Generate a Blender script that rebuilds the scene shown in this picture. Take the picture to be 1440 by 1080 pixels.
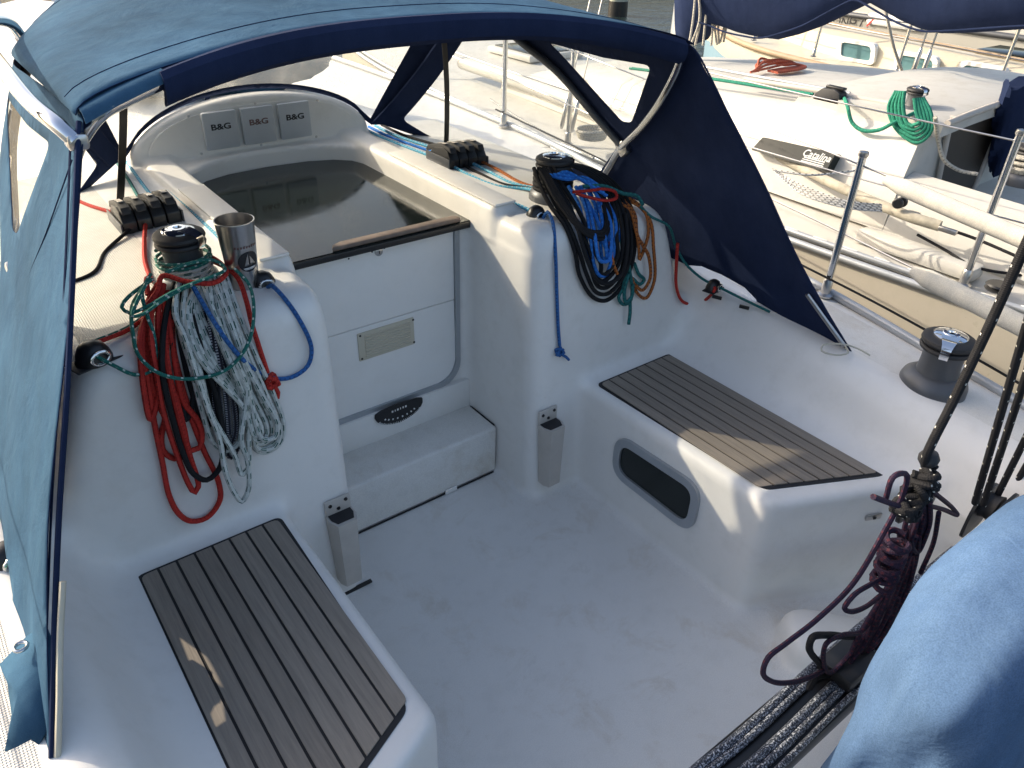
import bpy, bmesh, math, random
import numpy as np
from mathutils import Vector, Matrix
from mathutils.geometry import delaunay_2d_cdt
random.seed(7); np.random.seed(7)
S = bpy.context.scene
for o in list(bpy.data.objects): bpy.data.objects.remove(o)
COL = S.collection

# ------------------------------------------------------------------ camera
CAM = np.array([-1.01468, -1.84333, 1.80885])
ROT = np.array([[0.795039, -0.605886, 0.02855], [-0.30842, -0.44434, -0.841094], [0.522293, 0.659897, -0.540135]])          # rows: right, down, forward
FPX = 1074.206                        # focal length in photo pixels (photo 1440 wide)
cd = bpy.data.cameras.new('camera'); cam = bpy.data.objects.new('camera', cd); COL.objects.link(cam)
m = Matrix.Identity(4)
for i in range(3):
    m[i][0] = ROT[0][i]; m[i][1] = -ROT[1][i]; m[i][2] = -ROT[2][i]; m[i][3] = CAM[i]
cam.matrix_world = m
cd.sensor_width = 36; cd.lens = 36*FPX/1440; cd.clip_start = .02; cd.clip_end = 500
S.camera = cam

# ------------------------------------------------------------------ sky, sun, exposure
SUN = Vector((.65, -1, -.67)).normalized()      # the way the light travels: from the port bow
elev = math.asin(-SUN.z); azim = math.atan2(-SUN.x, -SUN.y)
w = bpy.data.worlds.new('World'); S.world = w; w.use_nodes = True
nt = w.node_tree; nt.nodes.clear()
sk = nt.nodes.new('ShaderNodeTexSky'); sk.sky_type = 'NISHITA'; sk.sun_disc = False
sk.sun_elevation = elev; sk.sun_rotation = azim; sk.air_density = 1.0; sk.dust_density = 4.5; sk.ozone_density = .5
bg = nt.nodes.new('ShaderNodeBackground'); bg.inputs[1].default_value = .15
wo = nt.nodes.new('ShaderNodeOutputWorld')
nt.links.new(sk.outputs[0], bg.inputs[0]); nt.links.new(bg.outputs[0], wo.inputs[0])
sl = bpy.data.lights.new('sun', 'SUN'); sl.energy = 2.8; sl.angle = math.radians(.55); sl.color = (1, .88, .70)
so = bpy.data.objects.new('sun', sl); COL.objects.link(so)
so.rotation_euler = SUN.to_track_quat('-Z', 'Y').to_euler()
S.view_settings.view_transform = 'Standard'; S.view_settings.look = 'None'
S.view_settings.gamma = 1; S.view_settings.exposure = .95
S.render.engine = 'CYCLES'

# ------------------------------------------------------------------ helpers
def U(px, py, ax, val):
    """point of the plane axis=val that stands at a photo pixel (the camera was solved from the boat's symmetry)"""
    d = ROT.T @ np.array([(px-720)/FPX, (py-540)/FPX, 1.]); i = 'xyz'.index(ax)
    return Vector(CAM + d*(val-CAM[i])/d[i])
def link(o, parent=None):
    COL.objects.link(o)
    if parent: o.parent = parent
    return o
def smooth(me, ang=None):
    me.shade_smooth()
    if ang: me.set_sharp_from_angle(angle=math.radians(ang))
def mk(name, verts, faces, mat=None, parent=None, sm=True, ang=40, uv=None):
    me = bpy.data.meshes.new(name); me.from_pydata([tuple(v) for v in verts], [], [tuple(f) for f in faces])
    if uv is not None:
        l = me.uv_layers.new(name='UVMap')
        vi = np.empty(len(me.loops), int); me.loops.foreach_get('vertex_index', vi)
        l.data.foreach_set('uv', np.asarray(uv, float)[vi].ravel() if len(uv) == len(verts) else np.asarray(uv, float).ravel())
    if sm: smooth(me, ang)
    if mat: me.materials.append(mat)
    return link(bpy.data.objects.new(name, me), parent)
def bmobj(name, bm, mat=None, parent=None, sm=True, ang=40):
    bmesh.ops.recalc_face_normals(bm, faces=bm.faces)
    me = bpy.data.meshes.new(name); bm.to_mesh(me); bm.free()
    if sm: smooth(me, ang)
    if mat: me.materials.append(mat)
    return link(bpy.data.objects.new(name, me), parent)
def tag(o, label=None, cat=None, group=None, kind=None):
    if label: o['label'] = label
    if cat: o['category'] = cat
    if group: o['group'] = group
    if kind: o['kind'] = kind
    return o
def thing(name, loc, label, cat, group=None):
    o = bpy.data.objects.new(name, None); o.location = loc; o.empty_display_size = .05
    COL.objects.link(o); return tag(o, label, cat, group)
def reparent(root):
    """children were built in world space: keep them there"""
    bpy.context.view_layer.update()
    inv = root.matrix_world.inverted()
    def rec(o):
        for c in o.children:
            c.matrix_parent_inverse = inv if o is root else Matrix.Identity(4)
            rec(c)
    rec(root)
def bbox(name, c, s, mat=None, parent=None, rot=None, bev=.004, seg=2):
    """bevelled box: centre, full size, 3x3 rotation"""
    bm = bmesh.new(); bmesh.ops.create_cube(bm, size=1)
    for v in bm.verts: v.co = Vector((v.co.x*s[0], v.co.y*s[1], v.co.z*s[2]))
    if bev: bmesh.ops.bevel(bm, geom=list(bm.edges), offset=bev, segments=seg, profile=.5, affect='EDGES')
    M = (rot.to_4x4() if rot is not None else Matrix.Identity(4))
    M = Matrix.Translation(Vector(c)) @ M
    bmesh.ops.transform(bm, matrix=M, verts=bm.verts)
    return bmobj(name, bm, mat, parent, ang=35)
def add_box(bm, c, s, rot=None, bev=0):
    b2 = bmesh.new(); bmesh.ops.create_cube(b2, size=1)
    for v in b2.verts: v.co = Vector((v.co.x*s[0], v.co.y*s[1], v.co.z*s[2]))
    if bev: bmesh.ops.bevel(b2, geom=list(b2.edges), offset=bev, segments=2, profile=.5, affect='EDGES')
    M = Matrix.Translation(Vector(c)) @ (rot.to_4x4() if rot is not None else Matrix.Identity(4))
    bmesh.ops.transform(b2, matrix=M, verts=b2.verts)
    t = bpy.data.meshes.new('t'); b2.to_mesh(t); b2.free(); bm.from_mesh(t); bpy.data.meshes.remove(t)
def frame3(f, up=(0, 0, 1)):
    """rotation whose X looks along f and whose Z is near up"""
    x = Vector(f).normalized(); y = Vector(up).cross(x).normalized(); z = x.cross(y)
    return Matrix((x, y, z)).transposed()
def prism(name, poly, z0, z1, mat=None, parent=None, bev=.004, seg=2, M=None):
    """polygon in local XY pulled from z0 to z1"""
    bm = bmesh.new(); n = len(poly)
    a = [bm.verts.new((p[0], p[1], z0)) for p in poly]; b = [bm.verts.new((p[0], p[1], z1)) for p in poly]
    bm.faces.new(a[::-1]); bm.faces.new(b)
    for i in range(n): bm.faces.new((a[i], a[(i+1) % n], b[(i+1) % n], b[i]))
    if bev: bmesh.ops.bevel(bm, geom=[e for e in bm.edges], offset=bev, segments=seg, profile=.5, affect='EDGES', clamp_overlap=True)
    if M is not None: bmesh.ops.transform(bm, matrix=M, verts=bm.verts)
    return bmobj(name, bm, mat, parent, ang=35)
def rpoly(poly, r, n=5):
    """round the corners of a 2D polygon"""
    out = []; N = len(poly)
    for i in range(N):
        p = Vector(poly[i]).to_2d(); a = Vector(poly[i-1]).to_2d()-p; b = Vector(poly[(i+1) % N]).to_2d()-p
        rr = r[i] if isinstance(r, (list, tuple)) else r
        if rr <= 0: out.append(tuple(p)); continue
        l = min(rr, a.length*.49, b.length*.49); a = p+a.normalized()*l; b = p+b.normalized()*l
        for k in range(n+1):
            t = k/n; q = a*(1-t)**2+p*2*t*(1-t)+b*t*t; out.append((q.x, q.y))
    return out
def lathe(name, prof, loc, mat=None, parent=None, n=40, axis=(0, 0, 1), ang=35):
    """profile [(r,z)] round an axis"""
    A = Vector(axis).normalized(); q = Vector((0, 0, 1)).rotation_difference(A).to_matrix()
    V = []; F = []
    for r, z in prof:
        for k in range(n):
            t = 2*math.pi*k/n; V.append(Vector(loc)+q @ Vector((r*math.cos(t), r*math.sin(t), z)))
    for i in range(len(prof)-1):
        for k in range(n): F.append((i*n+k, i*n+(k+1) % n, (i+1)*n+(k+1) % n, (i+1)*n+k))
    if prof[0][0] > 1e-6: F.append(tuple(range(n))[::-1])
    if prof[-1][0] > 1e-6: F.append(tuple((len(prof)-1)*n+k for k in range(n)))
    return mk(name, V, F, mat, parent, ang=ang)
def spline(P, step=.012, closed=False):
    P = [Vector(p) for p in P]; n = len(P); out = []
    for i in range(n-1 if not closed else n):
        if closed: p0, p1, p2, p3 = P[i-1], P[i], P[(i+1) % n], P[(i+2) % n]
        else:
            p1, p2 = P[i], P[i+1]; p0 = P[i-1] if i else p1*2-p2; p3 = P[i+2] if i+2 < n else p2*2-p1
        # centripetal Catmull-Rom
        t0 = 0.; t1 = t0+max((p1-p0).length, 1e-5)**.5; t2 = t1+max((p2-p1).length, 1e-5)**.5; t3 = t2+max((p3-p2).length, 1e-5)**.5
        k = max(1, int((p2-p1).length/step))
        for j in range(k):
            t = t1+(t2-t1)*j/k
            a1 = p0*((t1-t)/(t1-t0))+p1*((t-t0)/(t1-t0)); a2 = p1*((t2-t)/(t2-t1))+p2*((t-t1)/(t2-t1)); a3 = p2*((t3-t)/(t3-t2))+p3*((t-t2)/(t3-t2))
            b1 = a1*((t2-t)/(t2-t0))+a2*((t-t0)/(t2-t0)); b2 = a2*((t3-t)/(t3-t1))+a3*((t-t1)/(t3-t1))
            out.append(b1*((t2-t)/(t2-t1))+b2*((t-t1)/(t2-t1)))
    if not closed: out.append(P[-1])
    return out
class Tube:
    """collects round tubes with UVs (u = metres along, v = round) and links them as one mesh"""
    def __init__(s): s.V = []; s.F = []; s.UV = []
    def add(s, P, r, n=8, step=.012, closed=False, raw=False, cap=True, flat=None):
        Q = P if raw else spline(P, step, closed)
        Q = [Vector(q) for q in Q]; N = len(Q); base = len(s.V); L = 0.; up = None
        for i, p in enumerate(Q):
            if closed: t = Q[(i+1) % N]-Q[i-1]
            else: t = Q[min(i+1, N-1)]-Q[max(i-1, 0)]
            if t.length < 1e-9: t = Vector((0, 0, 1))
            t.normalize()
            if up is None:
                up = Vector((0, 0, 1)) if abs(t.z) < .9 else Vector((1, 0, 0))
                up = (up-t*up.dot(t)).normalized()
            else:
                up = up-t*up.dot(t)
                up = up.normalized() if up.length > 1e-6 else t.orthogonal().normalized()
            sd = t.cross(up)
            if i: L += (p-Q[i-1]).length
            rr = r(i/(N-1)) if callable(r) else r
            for k in range(n+1):
                a = 2*math.pi*k/n
                s.V.append(p+(up*math.cos(a)+sd*math.sin(a))*rr); s.UV.append((L, k/n))
        m = n+1
        for i in range(N-1 if not closed else N):
            j = (i+1) % N
            for k in range(n): s.F.append((base+i*m+k, base+i*m+k+1, base+j*m+k+1, base+j*m+k))
        if cap and not closed:
            s.F.append(tuple(base+k for k in range(n))[::-1]); s.F.append(tuple(base+(N-1)*m+k for k in range(n)))
        return s
    def build(s, name, mat=None, parent=None):
        return mk(name, s.V, s.F, mat, parent, uv=s.UV, ang=60)
def tube(name, P, r, mat=None, parent=None, **k): return Tube().add(P, r, **k).build(name, mat, parent)
def loft(name, rings, mat=None, parent=None, closed=True, caps=True, ang=40):
    n = len(rings[0]); V = [Vector(p) for r in rings for p in r]; F = []
    for i in range(len(rings)-1):
        for k in range(n if closed else n-1): F.append((i*n+k, i*n+(k+1) % n, (i+1)*n+(k+1) % n, (i+1)*n+k))
    if caps and closed: F.append(tuple(range(n))[::-1]); F.append(tuple((len(rings)-1)*n+k for k in range(n)))
    o = mk(name, V, F, mat, parent, sm=False)
    bm = bmesh.new(); bm.from_mesh(o.data); bmesh.ops.recalc_face_normals(bm, faces=bm.faces); bm.to_mesh(o.data); bm.free()
    smooth(o.data, ang); return o
def cdt_sheet(name, outer, holes, fmap, step, mat, parent, thick=.0015, want='outer'):
    """flat outline with holes, filled with a fine triangle net, bent to shape by fmap(u,v) and given thickness"""
    def dens(poly):
        out = []
        for i, p in enumerate(poly):
            q = poly[(i+1) % len(poly)]; d = math.hypot(q[0]-p[0], q[1]-p[1]); k = max(1, int(d/step))
            out += [(p[0]+(q[0]-p[0])*j/k, p[1]+(q[1]-p[1])*j/k) for j in range(k)]
        return out
    def inside(pt, poly):
        c = False; x, y = pt; j = len(poly)-1
        for i in range(len(poly)):
            if (poly[i][1] > y) != (poly[j][1] > y) and x < (poly[j][0]-poly[i][0])*(y-poly[i][1])/(poly[j][1]-poly[i][1])+poly[i][0]: c = not c
            j = i
        return c
    polys = [dens(outer)]+[dens(h) for h in holes]
    V = []; E = []
    for p in polys:
        b = len(V); V += p; E += [(b+i, b+(i+1) % len(p)) for i in range(len(p))]
    xs = [p[0] for p in outer]; ys = [p[1] for p in outer]
    nx = int((max(xs)-min(xs))/step); ny = int((max(ys)-min(ys))/step)
    for i in range(nx+1):
        for j in range(ny+1):
            q = (min(xs)+(i+.5*(j % 2))*step, min(ys)+j*step)
            if inside(q, outer): V.append(q)
    r = delaunay_2d_cdt([Vector(v) for v in V], E, [], 0, 1e-6)
    vv = r[0]; ff = []
    for f in r[2]:
        c = sum((vv[i] for i in f), Vector((0, 0)))/len(f)
        if inside(c, outer) and not any(inside(c, h) for h in holes): ff.append(f)
    used = sorted({i for f in ff for i in f}); mp = {k: i for i, k in enumerate(used)}
    o = mk(name, [fmap(vv[k][0], vv[k][1]) for k in used], [[mp[i] for i in f] for f in ff], mat, parent, ang=None,
           uv=[(vv[k][0], vv[k][1]) for k in used])
    if thick:
        md = o.modifiers.new('thickness', 'SOLIDIFY'); md.thickness = thick; md.offset = 0
    return o

# ------------------------------------------------------------------ materials
def nodes(name):
    m = bpy.data.materials.new(name); m.use_nodes = True; t = m.node_tree; return m, t, t.nodes['Principled BSDF'], t.links
def N(t, kind, **k):
    n = t.nodes.new(kind)
    for a, b in k.items(): setattr(n, a, b)
    return n
def ramp(t, fac, stops):
    r = N(t, 'ShaderNodeValToRGB'); el = r.color_ramp.elements
    while len(el) < len(stops): el.new(.5)
    for e, (p, c) in zip(el, stops): e.position = p; e.color = (*c, 1)
    t.links.new(fac, r.inputs[0]); return r.outputs[0]
def noise(t, scale, detail=4, rough=.55, vec=None, out=0, dist=0):
    n = N(t, 'ShaderNodeTexNoise'); n.inputs['Scale'].default_value = scale; n.inputs['Detail'].default_value = detail
    n.inputs['Roughness'].default_value = rough; n.inputs['Distortion'].default_value = dist
    if vec is not None: t.links.new(vec, n.inputs['Vector'])
    return n.outputs[out]
def coord(t, which='Object', scale=None):
    c = N(t, 'ShaderNodeTexCoord').outputs[which]
    if scale is not None:
        mp = N(t, 'ShaderNodeMapping'); mp.inputs['Scale'].default_value = scale; t.links.new(c, mp.inputs[0]); c = mp.outputs[0]
    return c
def bump(t, b, h, strength=.3, dist=.002, prev=None):
    n = N(t, 'ShaderNodeBump'); n.inputs['Strength'].default_value = strength; n.inputs['Distance'].default_value = dist
    t.links.new(h, n.inputs['Height'])
    if prev: t.links.new(prev, n.inputs['Normal'])
    t.links.new(n.outputs[0], b.inputs['Normal']); return n.outputs[0]
def mul(t, a, bcol, fac=1.):
    n = N(t, 'ShaderNodeMix', data_type='RGBA', blend_type='MULTIPLY'); n.inputs[0].default_value = fac
    for s, v in ((6, a), (7, bcol)):
        if isinstance(v, tuple): n.inputs[s].default_value = (*v, 1)
        else: t.links.new(v, n.inputs[s])
    return n.outputs[2]
def mixc(t, f, a, bcol):
    n = N(t, 'ShaderNodeMix', data_type='RGBA')
    if isinstance(f, float): n.inputs[0].default_value = f
    else: t.links.new(f, n.inputs[0])
    for s, v in ((6, a), (7, bcol)):
        if isinstance(v, tuple): n.inputs[s].default_value = (*v, 1)
        else: t.links.new(v, n.inputs[s])
    return n.outputs[2]
def math_(t, op, a, b=None):
    n = N(t, 'ShaderNodeMath', operation=op)
    for s, v in ((0, a), (1, b)):
        if v is None: continue
        if isinstance(v, (int, float)): n.inputs[s].default_value = v
        else: t.links.new(v, n.inputs[s])
    return n.outputs[0]
def plain(name, col, rough=.5, metal=0, var=.12, scale=12, bmp=0, bscale=200, spec=.5):
    """a solid colour with faint mottling and optional fine relief"""
    m, t, b, L = nodes(name); c = coord(t)
    f = noise(t, scale, 5, .6, c)
    lo = tuple(x*(1-var) for x in col); hi = tuple(min(1, x*(1+var)) for x in col)
    L.new(ramp(t, f, [(.3, lo), (.7, hi)]), b.inputs['Base Color'])
    b.inputs['Roughness'].default_value = rough; b.inputs['Metallic'].default_value = metal
    b.inputs['Specular IOR Level'].default_value = spec
    if bmp: bump(t, b, noise(t, bscale, 3, .6, c), bmp, .001)
    return m
def gelcoat(name, col, grain=0., dirt=.5, rough=.32, floor=False):
    """moulded gelcoat; grain = fine non-skid everywhere, floor = non-skid only on the sole at z=0"""
    m, t, b, L = nodes(name); c = coord(t)
    big = noise(t, 2.2, 6, .6, c); mid = noise(t, 14, 6, .65, c); fine = noise(t, 420, 2, .5, c)
    col1 = ramp(t, big, [(.3, tuple(x*.93 for x in col)), (.7, col)])
    st = ramp(t, mid, [(.28, (.66, .64, .58)), (.5, (1, 1, 1))])
    c2 = mul(t, col1, st, dirt*.35)
    sp = ramp(t, noise(t, 55, 3, .7, c), [(.70, (1, 1, 1)), (.78, (.62, .6, .57))])
    c3 = mul(t, c2, sp, dirt*.5)
    if grain or floor:
        sn = ramp(t, noise(t, 5.5, 7, .72, c, dist=.5), [(.54, (1, 1, 1)), (.72, (.82, .76, .68))]); g3 = mul(t, c3, sn, .8)
        sc_ = ramp(t, noise(t, 3.1, 8, .75, coord(t, 'Object', (1, 2.2, 1)), dist=1.2), [(.60, (1, 1, 1)), (.70, (.86, .85, .83))]); g3 = mul(t, g3, sc_, .7)
        g = ramp(t, fine, [(.35, (.87, .87, .88)), (.62, (1, 1, 1))]); g3 = mul(t, g3, g, 1.)
        if floor:
            sep = N(t, 'ShaderNodeSeparateXYZ'); L.new(c, sep.inputs[0])
            mr = N(t, 'ShaderNodeMapRange'); mr.inputs[1].default_value = .022; mr.inputs[2].default_value = .006; L.new(sep.outputs[2], mr.inputs[0])
            c3 = mixc(t, mr.outputs[0], c3, g3); bump(t, b, math_(t, 'MULTIPLY', fine, mr.outputs[0]), .5, .0012)
        else: c3 = g3; bump(t, b, fine, .5, .0012)
    else: bump(t, b, noise(t, 6, 3, .5, c), .06, .01)
    L.new(c3, b.inputs['Base Color'])
    L.new(ramp(t, mid, [(.3, (rough+.18,)*3), (.7, (rough,)*3)]), b.inputs['Roughness'])
    return m
def fabric(name, col, scale=900, wr=.25, var=.15, rough=.95, sheen=0.):
    m, t, b, L = nodes(name); c = coord(t); uv = coord(t)
    f = noise(t, 3.5, 6, .6, c); f2 = noise(t, scale, 2, .5, c)
    a = ramp(t, f, [(.3, tuple(x*(1-var) for x in col)), (.7, tuple(x*(1+var) for x in col))])
    fd = ramp(t, f2, [(.3, (.8, .8, .8)), (.65, (1.1, 1.1, 1.1))])
    stv = coord(t, 'Object', (9, 9, .7)); fdd = ramp(t, noise(t, 2.2, 5, .65, stv), [(.3, (.84, .86, .88)), (.7, (1.1, 1.08, 1.04))])
    L.new(mul(t, mul(t, a, fd), fdd), b.inputs['Base Color'])
    b.inputs['Roughness'].default_value = rough; b.inputs['Sheen Weight'].default_value = sheen
    b.inputs['Specular IOR Level'].default_value = .08
    n1 = bump(t, b, f2, .35, .0006); bump(t, b, noise(t, 9, 4, .55, c, dist=.6), wr, .012, n1)
    return m
def rope_mat(name, base, fleck=None, freq=55., amt=.5, pair=False, rough=.75, fw=.55):
    """braided cover: strands from the tube's own UVs, coloured flecks in rows"""
    m, t, b, L = nodes(name); sep = N(t, 'ShaderNodeSeparateXYZ'); L.new(coord(t, 'UV'), sep.inputs[0])
    u, v = sep.outputs[0], sep.outputs[1]
    w1 = math_(t, 'SINE', math_(t, 'ADD', math_(t, 'MULTIPLY', u, 900.), math_(t, 'MULTIPLY', v, 6.2832*4)))
    w2 = math_(t, 'SINE', math_(t, 'SUBTRACT', math_(t, 'MULTIPLY', u, 900.), math_(t, 'MULTIPLY', v, 6.2832*4)))
    br = math_(t, 'MULTIPLY', w1, w2)
    c = coord(t); mott = ramp(t, noise(t, 60, 4, .6, c), [(.3, tuple(x*.75 for x in base)), (.7, tuple(min(1, x*1.12) for x in base))])
    col = mott
    if fleck:
        fu = math_(t, 'FRACT', math_(t, 'ADD', math_(t, 'MULTIPLY', u, freq), math_(t, 'MULTIPLY', math_(t, 'ROUND', math_(t, 'MULTIPLY', v, 3.)), .5)))
        fv = math_(t, 'FRACT', math_(t, 'MULTIPLY', v, 3.))
        mask = math_(t, 'MULTIPLY', math_(t, 'LESS_THAN', fu, amt), math_(t, 'LESS_THAN', fv, fw))
        if pair: mask = math_(t, 'MULTIPLY', mask, math_(t, 'GREATER_THAN', math_(t, 'ABSOLUTE', math_(t, 'SUBTRACT', fv, .27)), .07))
        col = mixc(t, mask, mott, fleck)
    shade = ramp(t, math_(t, 'ADD', math_(t, 'MULTIPLY', br, .5), .5), [(.0, (.8, .8, .8)), (.6, (1, 1, 1))])
    L.new(mul(t, col, shade), b.inputs['Base Color'])
    b.inputs['Roughness'].default_value = rough; b.inputs['Specular IOR Level'].default_value = .25
    bump(t, b, br, .5, .0008); return m
def vinyl(name, haze=.12, tint=(.93, .95, .92), rough=.03, rip=.15):
    m, t, b, L = nodes(name); t.nodes.remove(b); out = t.nodes['Material Output']
    tr = N(t, 'ShaderNodeBsdfTransparent'); tr.inputs[0].default_value = (*tint, 1)
    df = N(t, 'ShaderNodeBsdfDiffuse'); df.inputs[0].default_value = (.75, .76, .72, 1)
    gl = N(t, 'ShaderNodeBsdfGlossy'); gl.inputs['Roughness'].default_value = rough
    c = coord(t); f = noise(t, 5, 5, .65, c, dist=.8)
    hz = ramp(t, f, [(.3, (haze*.4,)*3), (.75, (haze*1.5,)*3)])
    tl = N(t, 'ShaderNodeBsdfTranslucent'); tl.inputs[0].default_value = (.75, .76, .72, 1); md = N(t, 'ShaderNodeMixShader'); L.new(df.outputs[0], md.inputs[1]); L.new(tl.outputs[0], md.inputs[2])
    m1 = N(t, 'ShaderNodeMixShader'); L.new(hz, m1.inputs[0]); L.new(tr.outputs[0], m1.inputs[1]); L.new(md.outputs[0], m1.inputs[2])
    fr = N(t, 'ShaderNodeLayerWeight'); fr.inputs[0].default_value = .5
    fac = math_(t, 'ADD', math_(t, 'MULTIPLY', math_(t, 'POWER', fr.outputs['Facing'], 4.), .45), .035)
    bp = N(t, 'ShaderNodeBump'); bp.inputs['Strength'].default_value = rip; bp.inputs['Distance'].default_value = .01
    L.new(noise(t, 7, 3, .5, c), bp.inputs['Height']); L.new(bp.outputs[0], gl.inputs['Normal']); L.new(bp.outputs[0], fr.inputs['Normal'])
    m2 = N(t, 'ShaderNodeMixShader'); L.new(fac, m2.inputs[0]); L.new(m1.outputs[0], m2.inputs[1]); L.new(gl.outputs[0], m2.inputs[2])
    L.new(m2.outputs[0], out.inputs[0]); return m
def wood(name, c1, c2, rough=.7):
    m, t, b, L = nodes(name); c = coord(t, 'Object', (60, 3, 60)); oi = N(t, 'ShaderNodeObjectInfo')
    off = N(t, 'ShaderNodeVectorMath', operation='ADD'); L.new(c, off.inputs[0])
    cx = N(t, 'ShaderNodeCombineXYZ'); L.new(math_(t, 'MULTIPLY', oi.outputs['Random'], 40.), cx.inputs[1]); L.new(cx.outputs[0], off.inputs[1])
    g = noise(t, 2.2, 8, .7, off.outputs[0], dist=.6)
    a = ramp(t, g, [(.25, c1), (.75, c2)])
    hs = N(t, 'ShaderNodeHueSaturation'); L.new(a, hs.inputs['Color'])
    L.new(math_(t, 'ADD', .90, math_(t, 'MULTIPLY', oi.outputs['Random'], .2)), hs.inputs['Value'])
    L.new(hs.outputs[0], b.inputs['Base Color']); b.inputs['Roughness'].default_value = rough
    b.inputs['Specular IOR Level'].default_value = .3
    bump(t, b, g, .35, .002); return m
M = {}
M['gel'] = gelcoat('gelcoat_white', (.81, .785, .74), floor=True)
M['gelgrain'] = gelcoat('gelcoat_nonskid', (.80, .775, .72), grain=1, dirt=.9, rough=.5)
M['door'] = gelcoat('door_white', (.82, .80, .76), dirt=.25, rough=.28)
M['cream'] = gelcoat('gelcoat_cream', (.56, .51, .395), dirt=.4)
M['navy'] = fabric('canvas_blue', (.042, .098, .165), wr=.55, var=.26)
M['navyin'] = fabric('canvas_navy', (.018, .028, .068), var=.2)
M['cover'] = fabric('canvas_sky_blue', (.085, .15, .27), scale=420, wr=.6, var=.2)
M['sailcover'] = fabric('canvas_dark_navy', (.016, .026, .066), wr=.3)
M['vinyl'] = vinyl('vinyl_clear', .15)
M['vinylh'] = vinyl('vinyl_hazy', .28)
M['teak'] = wood('teak_weathered', (.20, .172, .142), (.33, .28, .225))
M['caulk'] = plain('caulk_black', (.012, .012, .014), .6)
M['black'] = plain('plastic_black', (.012, .012, .013), .38, bmp=.05)
M['blackr'] = plain('rubber_black', (.02, .02, .022), .6)
M['grey'] = plain('anodised_dark_grey', (.095, .10, .11), .42, .35, var=.08)
M['chrome'] = plain('chrome', (.75, .76, .78), .07, 1, var=.03)
M['steel'] = plain('stainless_steel', (.62, .62, .62), .18, 1, var=.06)
M['steelb'] = plain('brushed_steel', (.5, .49, .48), .28, 1, var=.08)
M['alu'] = plain('aluminium_grey', (.42, .44, .46), .4, .6, var=.06)
M['holder'] = plain('plastic_warm_grey', (.50, .46, .41), .55, var=.08)
M['sand'] = plain('trim_beige', (.5, .47, .38), .5)

# ================================================================== own boat: moulded deck and cockpit
boat = thing('sailboat', (0, -.5, 0), 'white sailboat cockpit with teak slatted benches, seen from its stern', 'sailboat')
def smax(a, b, k): h = np.maximum(k-np.abs(a-b), 0)/k; return np.maximum(a, b)+h*h*k*.25
def smin(a, b, k): return -smax(-a, -b, k)
def z_coam(a, y): return .622+.085*(y+.8)-np.clip(a-1.1, 0, 9)*.10
def prims(x, y, z):
    a = np.abs(x)
    # coachroof with its raked aft face and the companionway cut into it
    roof = z-(.985-.035*(a/.88)**2)
    face = ((-.287+.055*z)-y)*.998
    side = (a-(.885+(.98-z)*.36))*.94
    c = smax(smax(roof, face, .085), side, .06)
    rec = smax(a-(.330-.008*z), y-.118, .05)
    c = smax(c, -smax(rec, -z-.06, .01), .065)
    pk = smax(smax(a-.324, .903-z, .012), np.where(y > .78, np.sqrt((x/.33)**2+(np.clip(y-.78, 0, 9)/.185)**2+1e-9)*.25-.25, -.1), .01)
    c = smax(c, -pk, .012)
    # cheek of the hatch: rails each side and the arched instrument pod
    rail = smax(smax(smax(np.abs(a-.372)-.048, z-1.0, .02), -.035-y, .03), y-1.0, .02)
    rail = smax(rail, .9-z, .01)
    arch = smax(smax(np.sqrt((x/.455)**2+(np.clip(z-.99, 0, 9)/.185)**2+1e-9)**1.0*.3-.3, np.abs(y-1.024)-.034, .03), .9-z, .02)
    c = smin(c, smin(rail, arch, .03), .025)
    # benches with the slanted aft end
    sx = np.where(x > 0, 1., 1.)
    b = smax(smax(z-.42, .532-a, .042), (-.404*(a-.545)-.915*(y+1.045)), .032)
    b = np.maximum(b, y-.3)
    # coaming and side deck
    co = smax((.958+np.clip(z-.40, 0, 9)*.55-a)*.9, z-z_coam(a, y), .07)
    so_ = z-.0
    hx, hy = x-.64, y+1.30
    hu, hv = hx*.6+hy*.8, -hx*.8+hy*.6
    hm = smax(smax(np.abs(hu)-.10, np.abs(hv)-.17, .10), z-.085-.25*np.clip(hv,-.2,.2), .08)
    return c, b, co, so_, hm
def sdf(x, y, z):
    c, b, co, s_, hm = prims(x, y, z)
    f = smin(c, b, .045); f = smin(f, co, .075); f = smin(f, hm, .03); f = smin(f, s_, .035)
    hull = np.abs(x)-(1.475+.10*np.clip(y+.6, -3, 0)+.03*np.clip(y+.6, 0, 9))
    return smax(f, hull, .02)
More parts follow.
